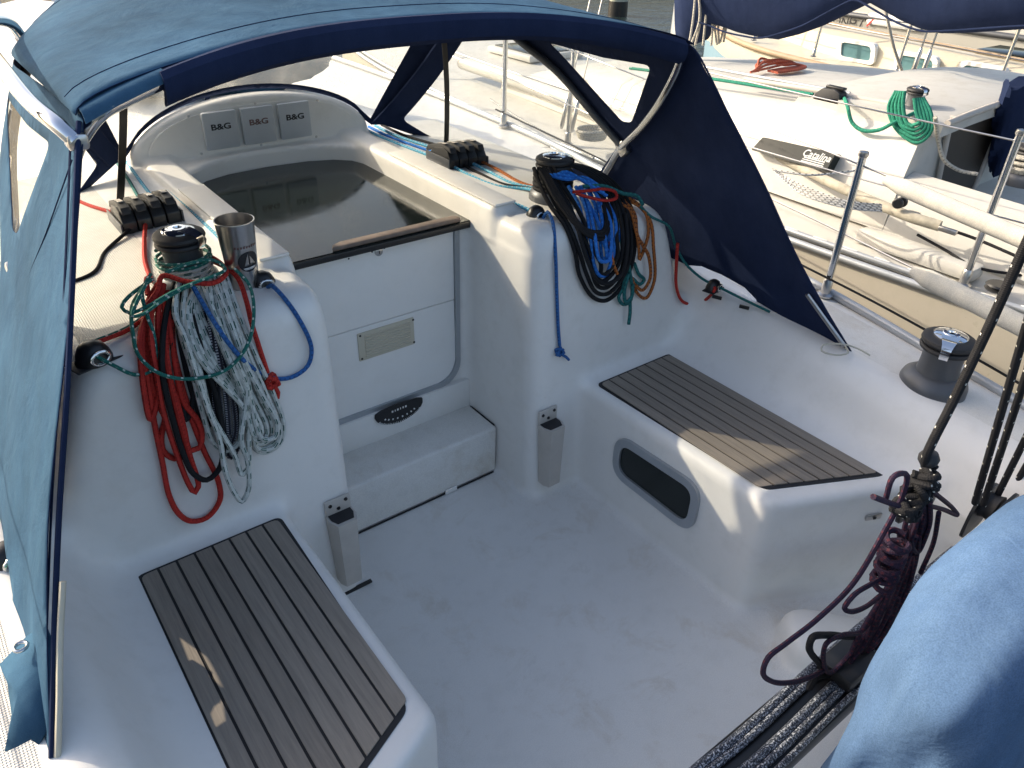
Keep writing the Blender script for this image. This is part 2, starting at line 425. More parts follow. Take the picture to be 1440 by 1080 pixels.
def surface_nets(F, lo, hi, h):
    ax = [np.arange(lo[i], hi[i]+h, h, dtype=np.float32) for i in range(3)]
    X, Y, Z = np.meshgrid(*ax, indexing='ij', sparse=True)
    v = F(X, Y, Z).astype(np.float32); ins = v < 0
    n = [s-1 for s in v.shape]
    cnt = np.zeros(n, np.int8)
    cs = [(i, j, k) for i in (0, 1) for j in (0, 1) for k in (0, 1)]
    def sub(arr, c): return arr[c[0]:c[0]+n[0], c[1]:c[1]+n[1], c[2]:c[2]+n[2]]
    for c in cs: cnt += sub(ins, c)
    act = np.argwhere((cnt > 0) & (cnt < 8))
    idx = -np.ones(n, np.int64); idx[act[:, 0], act[:, 1], act[:, 2]] = np.arange(len(act))
    P = np.zeros((len(act), 3)); W = np.zeros(len(act))
    for c in cs:
        for d in range(3):
            if c[d]: continue
            e = list(c); e[d] = 1
            a = v[act[:, 0]+c[0], act[:, 1]+c[1], act[:, 2]+c[2]]; b = v[act[:, 0]+e[0], act[:, 1]+e[1], act[:, 2]+e[2]]
            mk_ = (a < 0) != (b < 0); t = np.where(mk_, a/np.where(mk_, a-b, 1), 0)
            q = act+np.array(c); q = q.astype(float); q[:, d] += t
            P += q*mk_[:, None]; W += mk_
    P = np.array(lo)+h*P/W[:, None]
    for _ in range(3):
        e = 1e-3; p = P.T
        f = F(*p); g = np.stack([(F(p[0]+e*(i == 0), p[1]+e*(i == 1), p[2]+e*(i == 2))-F(p[0]-e*(i == 0), p[1]-e*(i == 1), p[2]-e*(i == 2)))/(2*e) for i in range(3)], 1)
        st = np.clip(f/np.maximum((g*g).sum(1), 1e-6), -h, h)
        P = P-g*st[:, None]
    Nn = g/np.linalg.norm(g, axis=1)[:, None]
    Q = []
    for d in range(3):
        o1, o2 = (d+1) % 3, (d+2) % 3
        sl0 = [slice(None)]*3; sl1 = [slice(None)]*3; sl0[d] = slice(0, -1); sl1[d] = slice(1, None)
        cr = ins[tuple(sl0)] != ins[tuple(sl1)]
        w = np.argwhere(cr)
        ok = (w[:, o1] > 0) & (w[:, o2] > 0) & (w[:, o1] < n[o1]) & (w[:, o2] < n[o2]); w = w[ok]
        def cell(a, b):
            q = w.copy(); q[:, o1] -= a; q[:, o2] -= b; return idx[q[:, 0], q[:, 1], q[:, 2]]
        q = np.stack([cell(1, 1), cell(0, 1), cell(0, 0), cell(1, 0)], 1)
        fl = ~ins[tuple(w.T)]; q[fl] = q[fl][:, ::-1]; Q.append(q)
    return P, Nn, np.concatenate(Q)
P, Nn, Q = surface_nets(sdf, (-1.62, -2.05, -.05), (1.62, 1.14, 1.24), .0155)
cen = P[Q].mean(1)
pr_ = np.stack([np.broadcast_to(np.abs(a), cen.shape[:1]) for a in prims(cen[:, 0], cen[:, 1], cen[:, 2])], 1)
own = pr_.argmin(1); left = cen[:, 0] < 0
def piece(name, mask, mat, label=None):
    q = Q[mask]; u_, inv = np.unique(q, return_inverse=True); q = inv.reshape(-1, 4)
    me = bpy.data.meshes.new(name); me.from_pydata(P[u_].tolist(), [], q.tolist()); me.shade_smooth()
    me.normals_split_custom_set_from_vertices(Nn[u_].tolist()); me.materials.append(mat)
    o = link(bpy.data.objects.new(name, me), boat)
    if label: o['label'] = label
    return o
hullside = (np.abs(Nn[Q].mean(1)[:, 0]) > .8) & (np.abs(cen[:, 0]) > 1.2)
own[hullside] = 2
roofm = (own == 0) & (cen[:, 2] > .93) & (Nn[Q].mean(1)[:, 2] > .9)&(np.abs(cen[:,0])>.60)&(cen[:,1]>-.15)
def sidemat(name, col):
    # fine moulded diamond non-skid pattern
    m, t, b, L = nodes(name); c = coord(t, 'Object'); sep = N(t, 'ShaderNodeSeparateXYZ'); L.new(c, sep.inputs[0])
    a1 = math_(t, 'SINE', math_(t, 'MULTIPLY', math_(t, 'ADD', sep.outputs[0], sep.outputs[1]), 620.))
    a2 = math_(t, 'SINE', math_(t, 'MULTIPLY', math_(t, 'SUBTRACT', sep.outputs[0], sep.outputs[1]), 620.))
    h = math_(t, 'MULTIPLY', a1, a2)
    L.new(mul(t, ramp(t, h, [(.2, tuple(x*.82 for x in col)), (.7, col)]), ramp(t, noise(t, 8, 5, .6, c), [(.3, (.88, .87, .84)), (.65, (1, 1, 1))])), b.inputs['Base Color'])
    b.inputs['Roughness'].default_value = .5; bump(t, b, h, .7, .0012); return m
M['diamond'] = sidemat('gelcoat_diamond_nonskid', (.76, .74, .69))
piece('coachroof', (own == 0) & ~roofm, M['gel'])
piece('nonskid_panel', roofm & left, M['diamond']); piece('nonskid_panel', roofm & ~left, M['diamond'])
piece('bench', (own == 1) & left, M['gel']); piece('bench', (own == 1) & ~left, M['gel'])
sd = (own == 2) & (np.abs(cen[:, 0]) > 1.16) & (np.abs(cen[:, 0]) < 1.40) & (Nn[Q].mean(1)[:, 2] > .9) & (cen[:, 1] < .9) & (cen[:, 1] > -1.95)
piece('coaming', (own == 2) & left & ~sd, M['gel']); piece('coaming', (own == 2) & ~left & ~sd, M['gel'])
piece('side_deck', sd & left, M['diamond']); piece('side_deck', sd & ~left, M['gelgrain'])
piece('cockpit_sole', own == 3, M['gel']); piece('foot_brace', own == 4, M['gel'])
# hull below the deck edge, forward coachroof and foredeck
def hx(y): return 1.475+.10*max(-3, min(0, y+.6))+.03*max(0, y+.6) if y < 1.1 else 1.526*math.sqrt(max(0, 1-((y-1.1)/4.6)**2))
def zd(y): return .622+.085*(y+.8)-.038 if y < 1.1 else .745+.05*(y-1.1)
ys = [-2.05, -1.5, -1, -.6, 0, .6, 1.1, 1.8, 2.6, 3.4, 4.2, 4.9, 5.4, 5.66]
for s in (-1, 1):
    loft('hull', [[(s*(hx(y)-.004), y, zd(y)-.01), (s*(hx(y)-.01), y, zd(y)-.25), (s*hx(y)*.97, y, zd(y)-.6), (s*hx(y)*.88, y, -.75)] for y in ys], M['gel'], boat, closed=False)
    tube('toe_rail', [(s*(hx(y)-.02), y, zd(y)+.018) for y in ys], .016, M['alu'], boat, n=8)
fy = [1.1, 1.8, 2.6, 3.4, 4.2, 4.9, 5.4, 5.66]
loft('foredeck', [[(x_*hx(y), y, zd(y)+.04*(1-x_*x_)) for x_ in np.linspace(-1, 1, 13)] for y in fy], M['gel'], boat, closed=False)
def croof(y):
    t = (y-1.1)/3.1; wdt = .90*(1-.35*t); h = .985-.18*t*t
    pts = []
    for x_ in np.linspace(-1, 1, 25):
        a = abs(x_); z = h-.05*a*a if a < .9 else h-.05-(a-.9)*3.2
        pts.append((x_*wdt*(1+.1*max(0, a-.9)*10*.3), y, z))
    return pts
loft('forward_coachroof', [croof(y) for y in (1.1, 1.5, 2, 2.6, 3.2, 3.8, 4.2)]+[[(p[0], 4.5, .72) for p in croof(4.2)]], M['gel'], boat, closed=False)

# teak slats on the benches: a black bed and eight planks
def teak(sgn):
    inner0, inner1 = Vector((.56, -.312)), Vector((.578, -.992)); out0, out1 = Vector((.921, -.312)), Vector((.923, -1.158))
    bed = [(sgn*p[0], p[1]) for p in rpoly([inner0, out0, out1, inner1], .022, 5)]
    if sgn < 0: bed = bed[::-1]
    base = prism('teak_bed', bed, .4195, .4225, M['caulk'], boat, bev=0)
    n = 8; g = .0062
    for i in range(n):
        xa, xb = .568+(.913-.568)*i/n+g/2, .568+(.913-.568)*(i+1)/n-g/2
        def yend(x): t = (x-inner1.x)/(out1.x-inner1.x); return inner1.y+(out1.y-inner1.y)*max(t, -.05)+.014
        f0 = -.3215
        q = [(xa, f0), (xb, f0), (xb, yend(xb)), (xa, yend(xa))]
        r = [.016 if i == 0 else .001, .016 if i == n-1 else .001, .014 if i == n-1 else .001, .010 if i == 0 else .001]
        q = [(sgn*a, b) for a, b in rpoly(q, r, 3)]
        if sgn < 0: q = q[::-1]
        z1 = .4262+random.uniform(-.0004, .0004)
        prism('plank', q, .4226, z1, M['teak'], base, bev=.0008, seg=1)
for s in (-1, 1): teak(s)
# small slatted pad on the side deck by the helm
M['teakd'] = wood('teak_grey', (.17, .17, .165), (.30, .29, .27))
pad = prism('helm_pad', rpoly([(1.03, -1.30), (1.24, -1.285), (1.24, -1.9), (1.03, -1.9)], .02), .0, .012, M['caulk'], boat, bev=.001,
            M=Matrix.Translation((0, 0, .572)) @ Matrix.Rotation(math.radians(4.2), 4, 'X'))
for i in range(7):
    for k in range(3):
        prism('plank', [(1.037+.0665*k, -1.31-.083*i), (1.1+.0665*k, -1.31-.083*i), (1.1+.0665*k, -1.388-.083*i), (1.037+.0665*k, -1.388-.083*i)][::-1], .0121, .016, M['teakd'], pad, bev=.0008, seg=1,
              M=Matrix.Translation((0, 0, .572)) @ Matrix.Rotation(math.radians(4.2), 4, 'X'))

# companionway: cabin void, wash boards, channel frame, step locker
YD = .118
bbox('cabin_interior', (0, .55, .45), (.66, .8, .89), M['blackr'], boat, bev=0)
fr = []
zt, zb, hw, rr = .906, .335, .272, .075
def arcpath(hw, zb, r):
    p = [(-hw, zt)] + [(-hw, zb+r+.1), (-hw, zb+r)]
    for k in range(1, 7): a = math.pi/2*k/7; p.append((-hw+r-r*math.cos(a), zb+r-r*math.sin(a)))
    p += [(-hw+r, zb)]
    return p + [(-x, z) for x, z in p[::-1]]
out_, in_ = arcpath(hw+.016, zb-.016, rr+.01), arcpath(hw, zb, rr)
V = []; F = []
for (a, b) in zip(out_, in_):
    for yy in (YD+.01, YD-.016):
        V += [(a[0], yy, a[1]), (b[0], yy, b[1])]
for i in range(len(out_)-1):
    o = 4*i; p = o+4
    F += [(o+2, o+3, p+3, p+2), (o, o+2, p+2, p), (o+1, p+1, p+3, o+3)]
mk('door_channel', V, F, M['alu'], boat, ang=30)
def board(name, z0, z1, rnd):
    poly = [(-hw+.001, z1), (hw-.001, z1)] + ([(hw-.001, z0), (-hw+.001, z0)] if not rnd else [])
    if rnd: poly = [(-hw+.001, z1)] + [(x*.998, z) for x, z in in_[1:-1]] + [(hw-.001, z1)]
    MM = Matrix(((1, 0, 0, 0), (0, 0, -1, YD), (0, 1, 0, 0), (0, 0, 0, 1)))
    return prism(name, poly, -.008, .006, M['door'], boat, bev=.0015, seg=1, M=MM)
up_b = board('washboard', .6465, zt, False); lo_b = board('washboard', zb, .643, True)
lathe('lock', [(.013, 0), (.013, .003), (.010, .005), (0, .005)], (-.001, YD-.006, .882), M['steelb'], up_b, 20, (0, -1, 0))
bbox('keyhole', (-.001, YD-.0115, .882), (.0025, .002, .009), M['black'], up_b, bev=0)
for dx in (-.022, .02, -.1, .19): lathe('screw', [(.003, 0), (.0025, .0012), (0, .0012)], (-.001+dx, YD-.0062, .888+dx*.05), M['black'], up_b, 10, (0, -1, 0))
gr = bbox('ventilation_grille', (.005, YD-.008, .577), (.205, .006, .10), M['cream'], boat, bev=.002)
for i in range(8): bbox('slat', (.008, YD-.0125, .541+.0102*i), (.165, .006, .0055), M['cream'], gr, bev=.001, rot=Matrix.Rotation(.5, 3, 'X'))
for i in range(7): bbox('slot', (.008, YD-.0113, .546+.0102*i), (.160, .002, .0035), M['sand'], gr, bev=0)
for dx in (-.094, .10):
    for dz in (-.042, .042): lathe('screw', [(.004, 0), (.003, .0018), (0, .0018)], (.005+dx, YD-.011, .577+dz), M['black'], gr, 10, (0, -1, 0))
# sill below the boards
bbox('companionway_sill', (0, .112, .26), (.64, .04, .118), M['gel'], boat, bev=.006)
st = bbox('step_locker', (.0, .015, .105), (.645, .185, .198), M['gelgrain'], boat, bev=.012, seg=3)
bbox('seam', (.006, .1085, .207), (.60, .004, .003), M['caulk'], st, bev=0)
bbox('seam', (.3245, .02, .10), (.003, .15, .2), M['caulk'], st, bev=0)
bbox('seam', (.005, -.0775, .004), (.61, .003, .006), M['caulk'], st, bev=0)
for dx in (-.12, .20): bbox('hinge', (dx, .105, .209), (.055, .012, .006), M['black'], st, bev=.002)
bbox('finger_tab', (.12, -.081, .012), (.05, .006, .02), M['gel'], st, bev=.003)
# inclinometer on the sill
def on_y(y): return Matrix(((1, 0, 0, 0), (0, 0, -1, y), (0, 1, 0, 0), (0, 0, 0, 1)))
cl = [(-.092, .318), (-.07, .327), (0, .331), (.07, .327), (.094, .318), (.094, .300)]
for k in range(9): a = math.radians(20+140*k/8); cl.append((.10*math.cos(a)*.93, .305-.052*math.sin(a)))
cl.append((-.094, .302))
ic = prism('inclinometer', cl[::-1], 0, .008, M['black'], None, bev=.002, seg=1, M=Matrix.Translation((.022, 0, 0)) @ on_y(.0915))
tag(ic, 'black fan-shaped inclinometer with white scale on the companionway sill', 'inclinometer')
M['print'] = plain('print_white', (.75, .75, .72), .6, var=.03)
M['printd'] = plain('print_dark', (.015, .015, .018), .6, var=.03)
M['printr'] = plain('print_brown', (.16, .09, .08), .6, var=.03)
M['printred'] = plain('print_red', (.55, .04, .03), .6, var=.03)
def text(name, s, size, mat, parent, Mx, ext=.0004, bold=.0, shear=0, sp=1.):
    c = bpy.data.curves.new('t', 'FONT'); c.body = s; c.size = size; c.extrude = ext; c.align_x = 'CENTER'; c.align_y = 'CENTER'
    c.offset = bold; c.shear = shear; c.space_character = sp; c.resolution_u = 3
    o = bpy.data.objects.new('t', c); COL.objects.link(o); dg = bpy.context.evaluated_depsgraph_get()
    me = bpy.data.meshes.new_from_object(o.evaluated_get(dg)); bpy.data.objects.remove(o)
    me.transform(Mx); me.materials.clear(); me.materials.append(mat)
    return link(bpy.data.objects.new(name, me), parent)
tk = bmesh.new()
for k in range(29):
    a = math.radians(205+130*k/28); ln = .009 if k % 4 else .014
    for rr_ in (.040,):
        add_box(tk, (.022+.088*math.cos(a), .0828, .303+.046*math.sin(a)), (.0016, .0012, ln*.6), Matrix.Rotation(-(a+math.pi/2), 3, 'Y'))
for k in range(8):
    a = math.radians(215+110*k/7); add_box(tk, (.022+.070*math.cos(a), .0828, .305+.030*math.sin(a)), (.005, .0012, .006), Matrix.Rotation(-(a+math.pi/2), 3, 'Y'))
for k, wd in enumerate((.006, .003, .006, .003, .005, .006)): add_box(tk, (-.006+.0105*k, .0828, .309+.0004*k), (wd, .0012, .007))
bmobj('scale_marks', tk, M['print'], ic)['kind'] = 'stuff'

# hatch: smoked sliding panel, handle, trim
M['smoke'] = nodes('smoked_acrylic')[0]; _t = M['smoke'].node_tree; _b = _t.nodes['Principled BSDF']
_b.inputs['Specular IOR Level'].default_value = .38; _b.inputs['Base Color'].default_value = (.012, .017, .015, 1); _b.inputs['Roughness'].default_value = .06; _b.inputs['IOR'].default_value = 1.5
_c = coord(_t); _t.links.new(ramp(_t, noise(_t, 18, 6, .7, _c), [(.35, (.05,)*3), (.75, (.16,)*3)]), _b.inputs['Roughness'])
_t.links.new(ramp(_t, noise(_t, 6, 6, .7, _c), [(.3, (.005, .008, .007)), (.8, (.016, .021, .019))]), _b.inputs['Base Color'])
hp = [(-.319, .085), (.319, .085), (.319, .78)]
for k in range(9): a = math.pi*k/8; hp.append((.319*math.copysign(abs(math.cos(a))**.75, math.cos(a)), .80+.15*math.sin(a)))
hp.append((-.319, .78))
ht = prism('sliding_hatch', hp, .915, .925, M['smoke'], boat, bev=.002, seg=1)
bbox('hatch_edge', (0, .083, .9125), (.63, .010, .020), M['black'], ht, bev=.003)
M['brownwood'] = plain('handle_brown', (.19, .14, .11), .5, var=.25, scale=30)
hb = [(-.16, .0), (-.15, .02), (-.12, .033), (.27, .033), (.285, .02), (.285, .0)]
prism('handle', [(x+.0, y+.089) for x, y in hb], .9255, .939, M['brownwood'], ht, bev=.003)
# lids over the control lines beside the hatch
for s in (-1, 1):
    bbox('line_cover', (s*.372, .30, 1.0035), (.080, .66, .008), M['gel'], boat, bev=.003)

# instrument panel in the arched pod
ip_poly = [(-.395, .985), (.395, .985)]
for k in range(17):
    a = math.pi*k/16; ip_poly.append((.40*math.copysign(abs(math.cos(a))**.8, math.cos(a)), .99+.155*math.sin(a)**.85))
ip = prism('instrument_panel', rpoly(ip_poly[2:], 0), 0, .006, M['gel'], boat, bev=.002, seg=1, M=on_y(.992))
for x, z in ((-.375, 1.0), (.375, 1.0), (-.24, 1.13), (.24, 1.13), (0, 1.146), (0, .997), (-.22, .997), (.22, .997)):
    lathe('screw', [(.005, 0), (.004, .002), (0, .002)], (x, .9855, z), M['steelb'], ip, 10, (0, -1, 0))
M['inst'] = plain('plastic_light_grey', (.50, .52, .54), .45, var=.05)
for x, mt in ((-.141, 'printd'), (-.003, 'printr'), (.137, 'printd')):
    cv = bbox('instrument_cover', (x, .978, 1.072+ .0), (.122, .020, .13), M['inst'], ip, bev=.006)
    text('lettering', 'B&G', .028, M[mt], ip, Matrix.Translation((x, .9675, 1.085)) @ Matrix.Rotation(math.radians(90), 4, 'X') @ Matrix.Scale(1.35, 4, (1, 0, 0)), bold=.0007)

# portlight in the starboard bench front, latch on its end
MX = Matrix(((0, 0, -1, .532), (1, 0, 0, 0), (0, 1, 0, 0), (0, 0, 0, 1)))       # local x->y, y->z, z-> -x
def ring(name, po, pi_, z0, z1, mat, parent, MM):
    n = len(po); V = [MM @ Vector((p[0], p[1], z)) for z in (z0, z1) for p in po]+[MM @ Vector((p[0], p[1], z)) for z in (z0, z1) for p in pi_]; F = []
    for i in range(n):
        j = (i+1) % n
        F += [(i, j, n+j, n+i), (2*n+j, 2*n+i, 3*n+i, 3*n+j), (n+i, n+j, 3*n+j, 3*n+i), (i, 2*n+i, 2*n+j, j)]
    o = mk(name, V, F, mat, parent, sm=False); bm = bmesh.new(); bm.from_mesh(o.data); bmesh.ops.recalc_face_normals(bm, faces=bm.faces)
    bm.to_mesh(o.data); bm.free(); smooth(o.data, 30); return o
po = rpoly([(-.825, .148), (-.463, .155), (-.463, .325), (-.825, .338)], .07, 8); pi_ = rpoly([(-.797, .176), (-.491, .183), (-.491, .298), (-.797, .310)], .045, 8)
for s in (1,):
    pl = bpy.data.objects.new('portlight', None); link(pl, boat)
    ring('frame', po, pi_, -.01, .012, M['alu'], pl, MX)
    prism('pane', pi_, -.012, .004, M['smoke'], pl, bev=0, M=MX)
lm = bbox('locker_latch', (.858, -1.188, .318), (.052, .006, .022), M['steelb'], boat, rot=Matrix.Rotation(-.416, 3, 'Z'), bev=.004)
bbox('keyhole', (.8555, -1.193, .318), (.008, .003, .008), M['black'], lm, rot=Matrix.Rotation(-.416, 3, 'Z'), bev=0)
for s in (-1, 1):
    bbox('drain_slot', (s*.36, -.293, .012), (.09, .012, .006), M['black'], boat, bev=0) if s < 0 else None

# ================================================================== spray hood (dodger)
dodger = thing('spray_hood', (0, .3, .98), 'blue canvas spray hood with clear windows over the companionway', 'spray hood')
def sx(y, z): return 1.14-(z-.63)*.43-max(0, y-.25)**2*.88
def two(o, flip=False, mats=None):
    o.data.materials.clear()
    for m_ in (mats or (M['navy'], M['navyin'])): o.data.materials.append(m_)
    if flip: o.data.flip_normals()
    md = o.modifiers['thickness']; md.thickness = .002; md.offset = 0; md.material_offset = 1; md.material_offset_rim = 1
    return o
side_out = [(.985, 1.01), (.64, 1.442), (.40, 1.447), (.0, 1.462), (-.30, 1.472), (-.335, 1.46), (-.44, 1.29), (-.55, 1.10), (-.645, .91), (-.745, .75), (-.845, .612),
            (-.82, .600), (-.65, .615), (-.485, .628), (-.478, .650), (-.43, .678), (-.33, .692), (-.24, .690), (-.16, .66), (-.1, .655), (.2, .69), (.45, .78), (.674, .86), (.88, .95)]
win_big = rpoly([(.925, 1.03), (.64, 1.375), (.455, 1.39), (.088, 1.065), (.235, .92), (.67, .905), (.87, .965)], .02, 4)
win_tri = rpoly([(.32, 1.382), (.06, 1.375), (-.155, 1.385), (-.012, 1.175), (.035, 1.17)], [.012, .0, .03, .02, .012], 4)
for s in (-1, 1):
    def fm(y, z, s=s):
        bulge = .010*math.sin(9*y+6*z)*max(0, .95-z)+.006*math.sin(23*y-11*z)*max(0, 1.15-z) if y < .0 else 0
        if s < 0: bulge += .012*math.sin(5*(z-.6))*max(0, -y)*2
        return Vector((s*(sx(y, z)+bulge), y, z))
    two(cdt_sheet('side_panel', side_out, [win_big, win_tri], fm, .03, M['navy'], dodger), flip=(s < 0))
    cdt_sheet('side_window', win_big, [], fm, .05, M['vinyl'], dodger, thick=0)
    cdt_sheet('quarter_window', win_tri, [], fm, .04, M['vinyl'], dodger, thick=0)
# roof between the aft bow and the front bow
def aft_arc(u): a = abs(u); return Vector((.777*u, -.185-.148*a**2.3, 1.562-.092*a**2.6))
def front_arc(u): a = abs(u); return Vector((.675*u, .865-.225*a*a, 1.66-.19*a**3))
def roof_pt(u, v):
    p = aft_arc(u).lerp(front_arc(u), v); w_ = math.sin(math.pi*v)
    e = abs(u)**6; ex = sx(p.y, 1.455)
    p.x = p.x*(1-e)+math.copysign(ex, u)*e if abs(u) > .3 else p.x
    p.z += .012*w_*(1-u*u) - .010*math.sin(math.pi*v)*abs(u)**3*0
    return p
nu, nv = 56, 28
rv = [roof_pt(-1+2*i/nu, j/nv) for j in range(nv+1) for i in range(nu+1)]
ro = mk('roof_panel', rv, [(j*(nu+1)+i, j*(nu+1)+i+1, (j+1)*(nu+1)+i+1, (j+1)*(nu+1)+i) for j in range(nv) for i in range(nu)], M['navy'], dodger, ang=None)
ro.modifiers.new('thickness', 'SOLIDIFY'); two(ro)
for v0 in (.10, .86): tube('roof_seam', [roof_pt(u, v0)+Vector((0, 0, .0012)) for u in np.linspace(-.97, .97, 50)], .0013, M['navyin'], dodger, n=5, raw=True)
# front panel
def fy_(x, z): return 1.10-(z-1.1)*.44-.55*x*x
def archz(x): return .99+.185*math.sqrt(max(0, 1-(x/.455)**2)) if abs(x) < .455 else .99
fo = [(x, max(1.003, archz(x)+.004)) for x in np.linspace(-.56, .56, 41)]
fo += [(.60, 1.1), (.64, 1.25), (.67, 1.44)] + [(.67*u, 1.66-.19*abs(u)**3) for u in np.linspace(.95, -.95, 25)] + [(-.67, 1.44), (-.64, 1.25), (-.60, 1.1)]
fw = [(x, max(1.03, archz(x)+.022)) for x in np.linspace(-.47, .47, 31)] + [(.575, 1.36), (.59, 1.44)] + [(.58*u, 1.638-.19*abs(.58*u/.67)**3-.02*u*u) for u in np.linspace(.95, -.95, 21)] + [(-.59, 1.44), (-.575, 1.36)]
fp = cdt_sheet('front_panel', fo, [fw], lambda x, z: Vector((x, fy_(x, z), z)), .035, M['navy'], dodger); two(fp, flip=True)
cdt_sheet('front_window', fw, [], lambda x, z: Vector((x, fy_(x, z), z)), .06, M['vinylh'], dodger, thick=0)
# corner straps over the seam between front and sides
for s in (-1, 1):
    pts = [Vector((s*sx(y, z), y, z)) for y, z in zip(np.linspace(.98, .63, 9), np.linspace(1.015, 1.435, 9))]
    tb = []
    for p in pts: tb.append([p+Vector((s*.032, -.03, 0)), p+Vector((s*-.004, .006, .0)), p+Vector((-s*.038, .022, 0)), p+Vector((-s*.036, .014, 0)), p+Vector((-s*.008, -.006, 0)), p+Vector((s*.026, -.036, 0))])
    loft('corner_seam', tb, M['navyin'], dodger)
# aft bow: steel tube, canvas sleeve hanging from it, tail tubes down to the deck
bow = [aft_arc(u) for u in np.linspace(-1, 1, 41)]
side_leg = lambda s: [Vector((s*(sx(y, z)-.022), y, z)) for y, z in ((-.30, 1.43), (-.22, 1.32), (-.1, 1.195), (.04, 1.078), (.13, .98), (.24, .86), (.28, .80))]
path = [p for p in side_leg(-1)[::-1]] + [b+Vector((0, .0, -.014)) for b in bow[1:-1]] + side_leg(1)
tube('aft_bow', path, .0127, M['steel'], dodger, n=12)
sl_r = []
for u in np.linspace(-.80, .965, 60):
    p = aft_arc(u)
    sl_r.append([p+Vector((0, dy, dz)) for dy, dz in ((.03, .003), (-.008, .006), (-.021, -.006), (-.023, -.024), (-.016, -.046), (.004, -.058), (.008, -.054), (-.006, -.03), (.012, -.004))])
loft('bow_sleeve', sl_r, M['navyin'], dodger)
pr_cap = []
for u in np.linspace(-.998, -.79, 16):
    p = aft_arc(u); pr_cap.append([p+Vector((0, dy, dz)) for dy, dz in ((.07, .010), (.0, .0065), (-.013, -.004), (-.016, -.013), (-.013, -.013), (-.009, -.004), (.0, .003), (.07, .005))])
loft('bow_pocket', pr_cap, M['navy'], dodger)
fl_ = [U(a, b, 'z', zz) for a, b, zz in ((2, 935, .66), (40, 895, .69), (66, 880, .70), (76, 905, .70), (74, 960, .67), (66, 1030, .63), (50, 1058, .60), (28, 1066, .60), (8, 1056, .61), (20, 1005, .63), (14, 960, .65))]
cf = sum(fl_, Vector((0, 0, 0)))/len(fl_)+Vector((-.01, 0, .01))
fm_ = mk('loose_flap', fl_+[cf], [(i, (i+1) % len(fl_), len(fl_)) for i in range(len(fl_))], M['navy'], dodger, ang=None)
md_ = fm_.modifiers.new('thickness', 'SOLIDIFY'); md_.thickness = .004
ep = U(30, 911, 'z', .70); tube('eyelet', [ep+Vector((.010*math.cos(a), .010*math.sin(a), .003)) for a in np.linspace(0, 2*math.pi, 15)[:-1]], .0035, M['steel'], dodger, closed=True)
tube('zip_tape', [(-(sx(y, z)-.008), y-.004, z) for y, z in ((-.70, .83), (-.745, .75), (-.80, .68), (-.845, .612))], .0055, M['sand'], dodger)
tube('edge_binding', [(-(sx(y, z)+.0), y, z) for y, z in side_out[5:11]], .005, M['navyin'], dodger)
for s in (1,): tube('edge_binding', [(s*(sx(y, z)+.0), y, z) for y, z in side_out[4:11]], .003, M['navyin'], dodger)
for dd_, zz0 in ((.045, .66), (.052, .66), (.40, .72)):
    tube('side_seam', [(-(sx(y+dd_, z)+.0016), y+dd_, z) for y, z in ((-.36, 1.42), (-.44, 1.29), (-.55, 1.10), (-.645, .91), (-.745, .75), (-.80, zz0))] if dd_ < .1 else [(-(sx(y, z)+.0016), y, z) for y, z in ((-.34, 1.40), (-.25, 1.25), (-.16, 1.12), (-.10, .95), (-.08, .72))], .0013, M['navyin'], dodger, n=5)
# middle bow inside the sides
for s in (-1, 1):
    mid = [(s*(sx(y, z)-.018), y, z) for y, z in ((.46, 1.40), (.30, 1.29), (.15, 1.165), (.035, 1.075))]
    tube('middle_bow', [(s*.60, .45, 1.475), (s*.72, .455, 1.445)]+mid, .0125, M['black'] if s < 0 else M['grey'], dodger, n=10)
    bbox('bow_hinge', mid[-1], (.03, .045, .05), M['steelb'], dodger, bev=.01, rot=Matrix.Rotation(-.8, 3, 'X'))
    # retaining straps down to the coachroof
    a, b = Vector((s*.49, .50, 1.50)), Vector((s*.585, .63, .985))
    q = [a.lerp(b, t)+Vector((0, -.02*math.sin(math.pi*t), 0)) for t in np.linspace(0, 1, 9)]
    loft('strap', [[p+Vector((-.011, 0, 0)), p+Vector((.011, .002, 0)), p+Vector((.011, .004, 0)), p+Vector((-.011, .002, 0))] for p in q], M['black'], dodger)
# grab rail outside the port corner
tube('grab_rail', [(-.797, -.345, 1.43), (-.812, -.325, 1.452), (-.835, -.25, 1.478), (-.85, -.12, 1.517), (-.845, .1, 1.535), (-.80, .4, 1.53), (-.74, .52, 1.50), (-.72, .54, 1.45)], .0145, M['chrome'], dodger, n=12)
bbox('rail_bracket', (-.795, -.335, 1.43), (.035, .04, .03), M['steelb'], dodger, bev=.008)
# hem flap with an eyelet at the port foot, tail of the starboard corner
fl = [(-.80, .60), (-.62, .615), (-.50, .628), (-.50, .565), (-.60, .545), (-.74, .53), (-.86, .55)]
fo_ = cdt_sheet('hem_flap', fl, [], lambda y, z: Vector((-(1.165+(.62-z)*.5+.012*math.sin(20*y)), y, z)), .03, M['navy'], dodger); two(fo_, True)
ring_t = [Vector((-1.19, -.60+.011*math.cos(a), .595+.011*math.sin(a))) for a in np.linspace(0, 2*math.pi, 17)[:-1]]
tube('eyelet', ring_t, .004, M['steel'], dodger, closed=True)
tube('tail_tube', [(1.055, -.70, .78), (1.10, -.775, .69), (1.125, -.83, .632)], .007, M['steelb'], dodger)
tube('tie_cord', [(1.125, -.83, .635), (1.10, -.86, .63), (1.07, -.84, .622), (1.05, -.80, .625), (1.07, -.79, .634), (1.115, -.825, .64), (1.15, -.86, .63), (1.165, -.90, .618)], .0028, M['sand'], dodger)

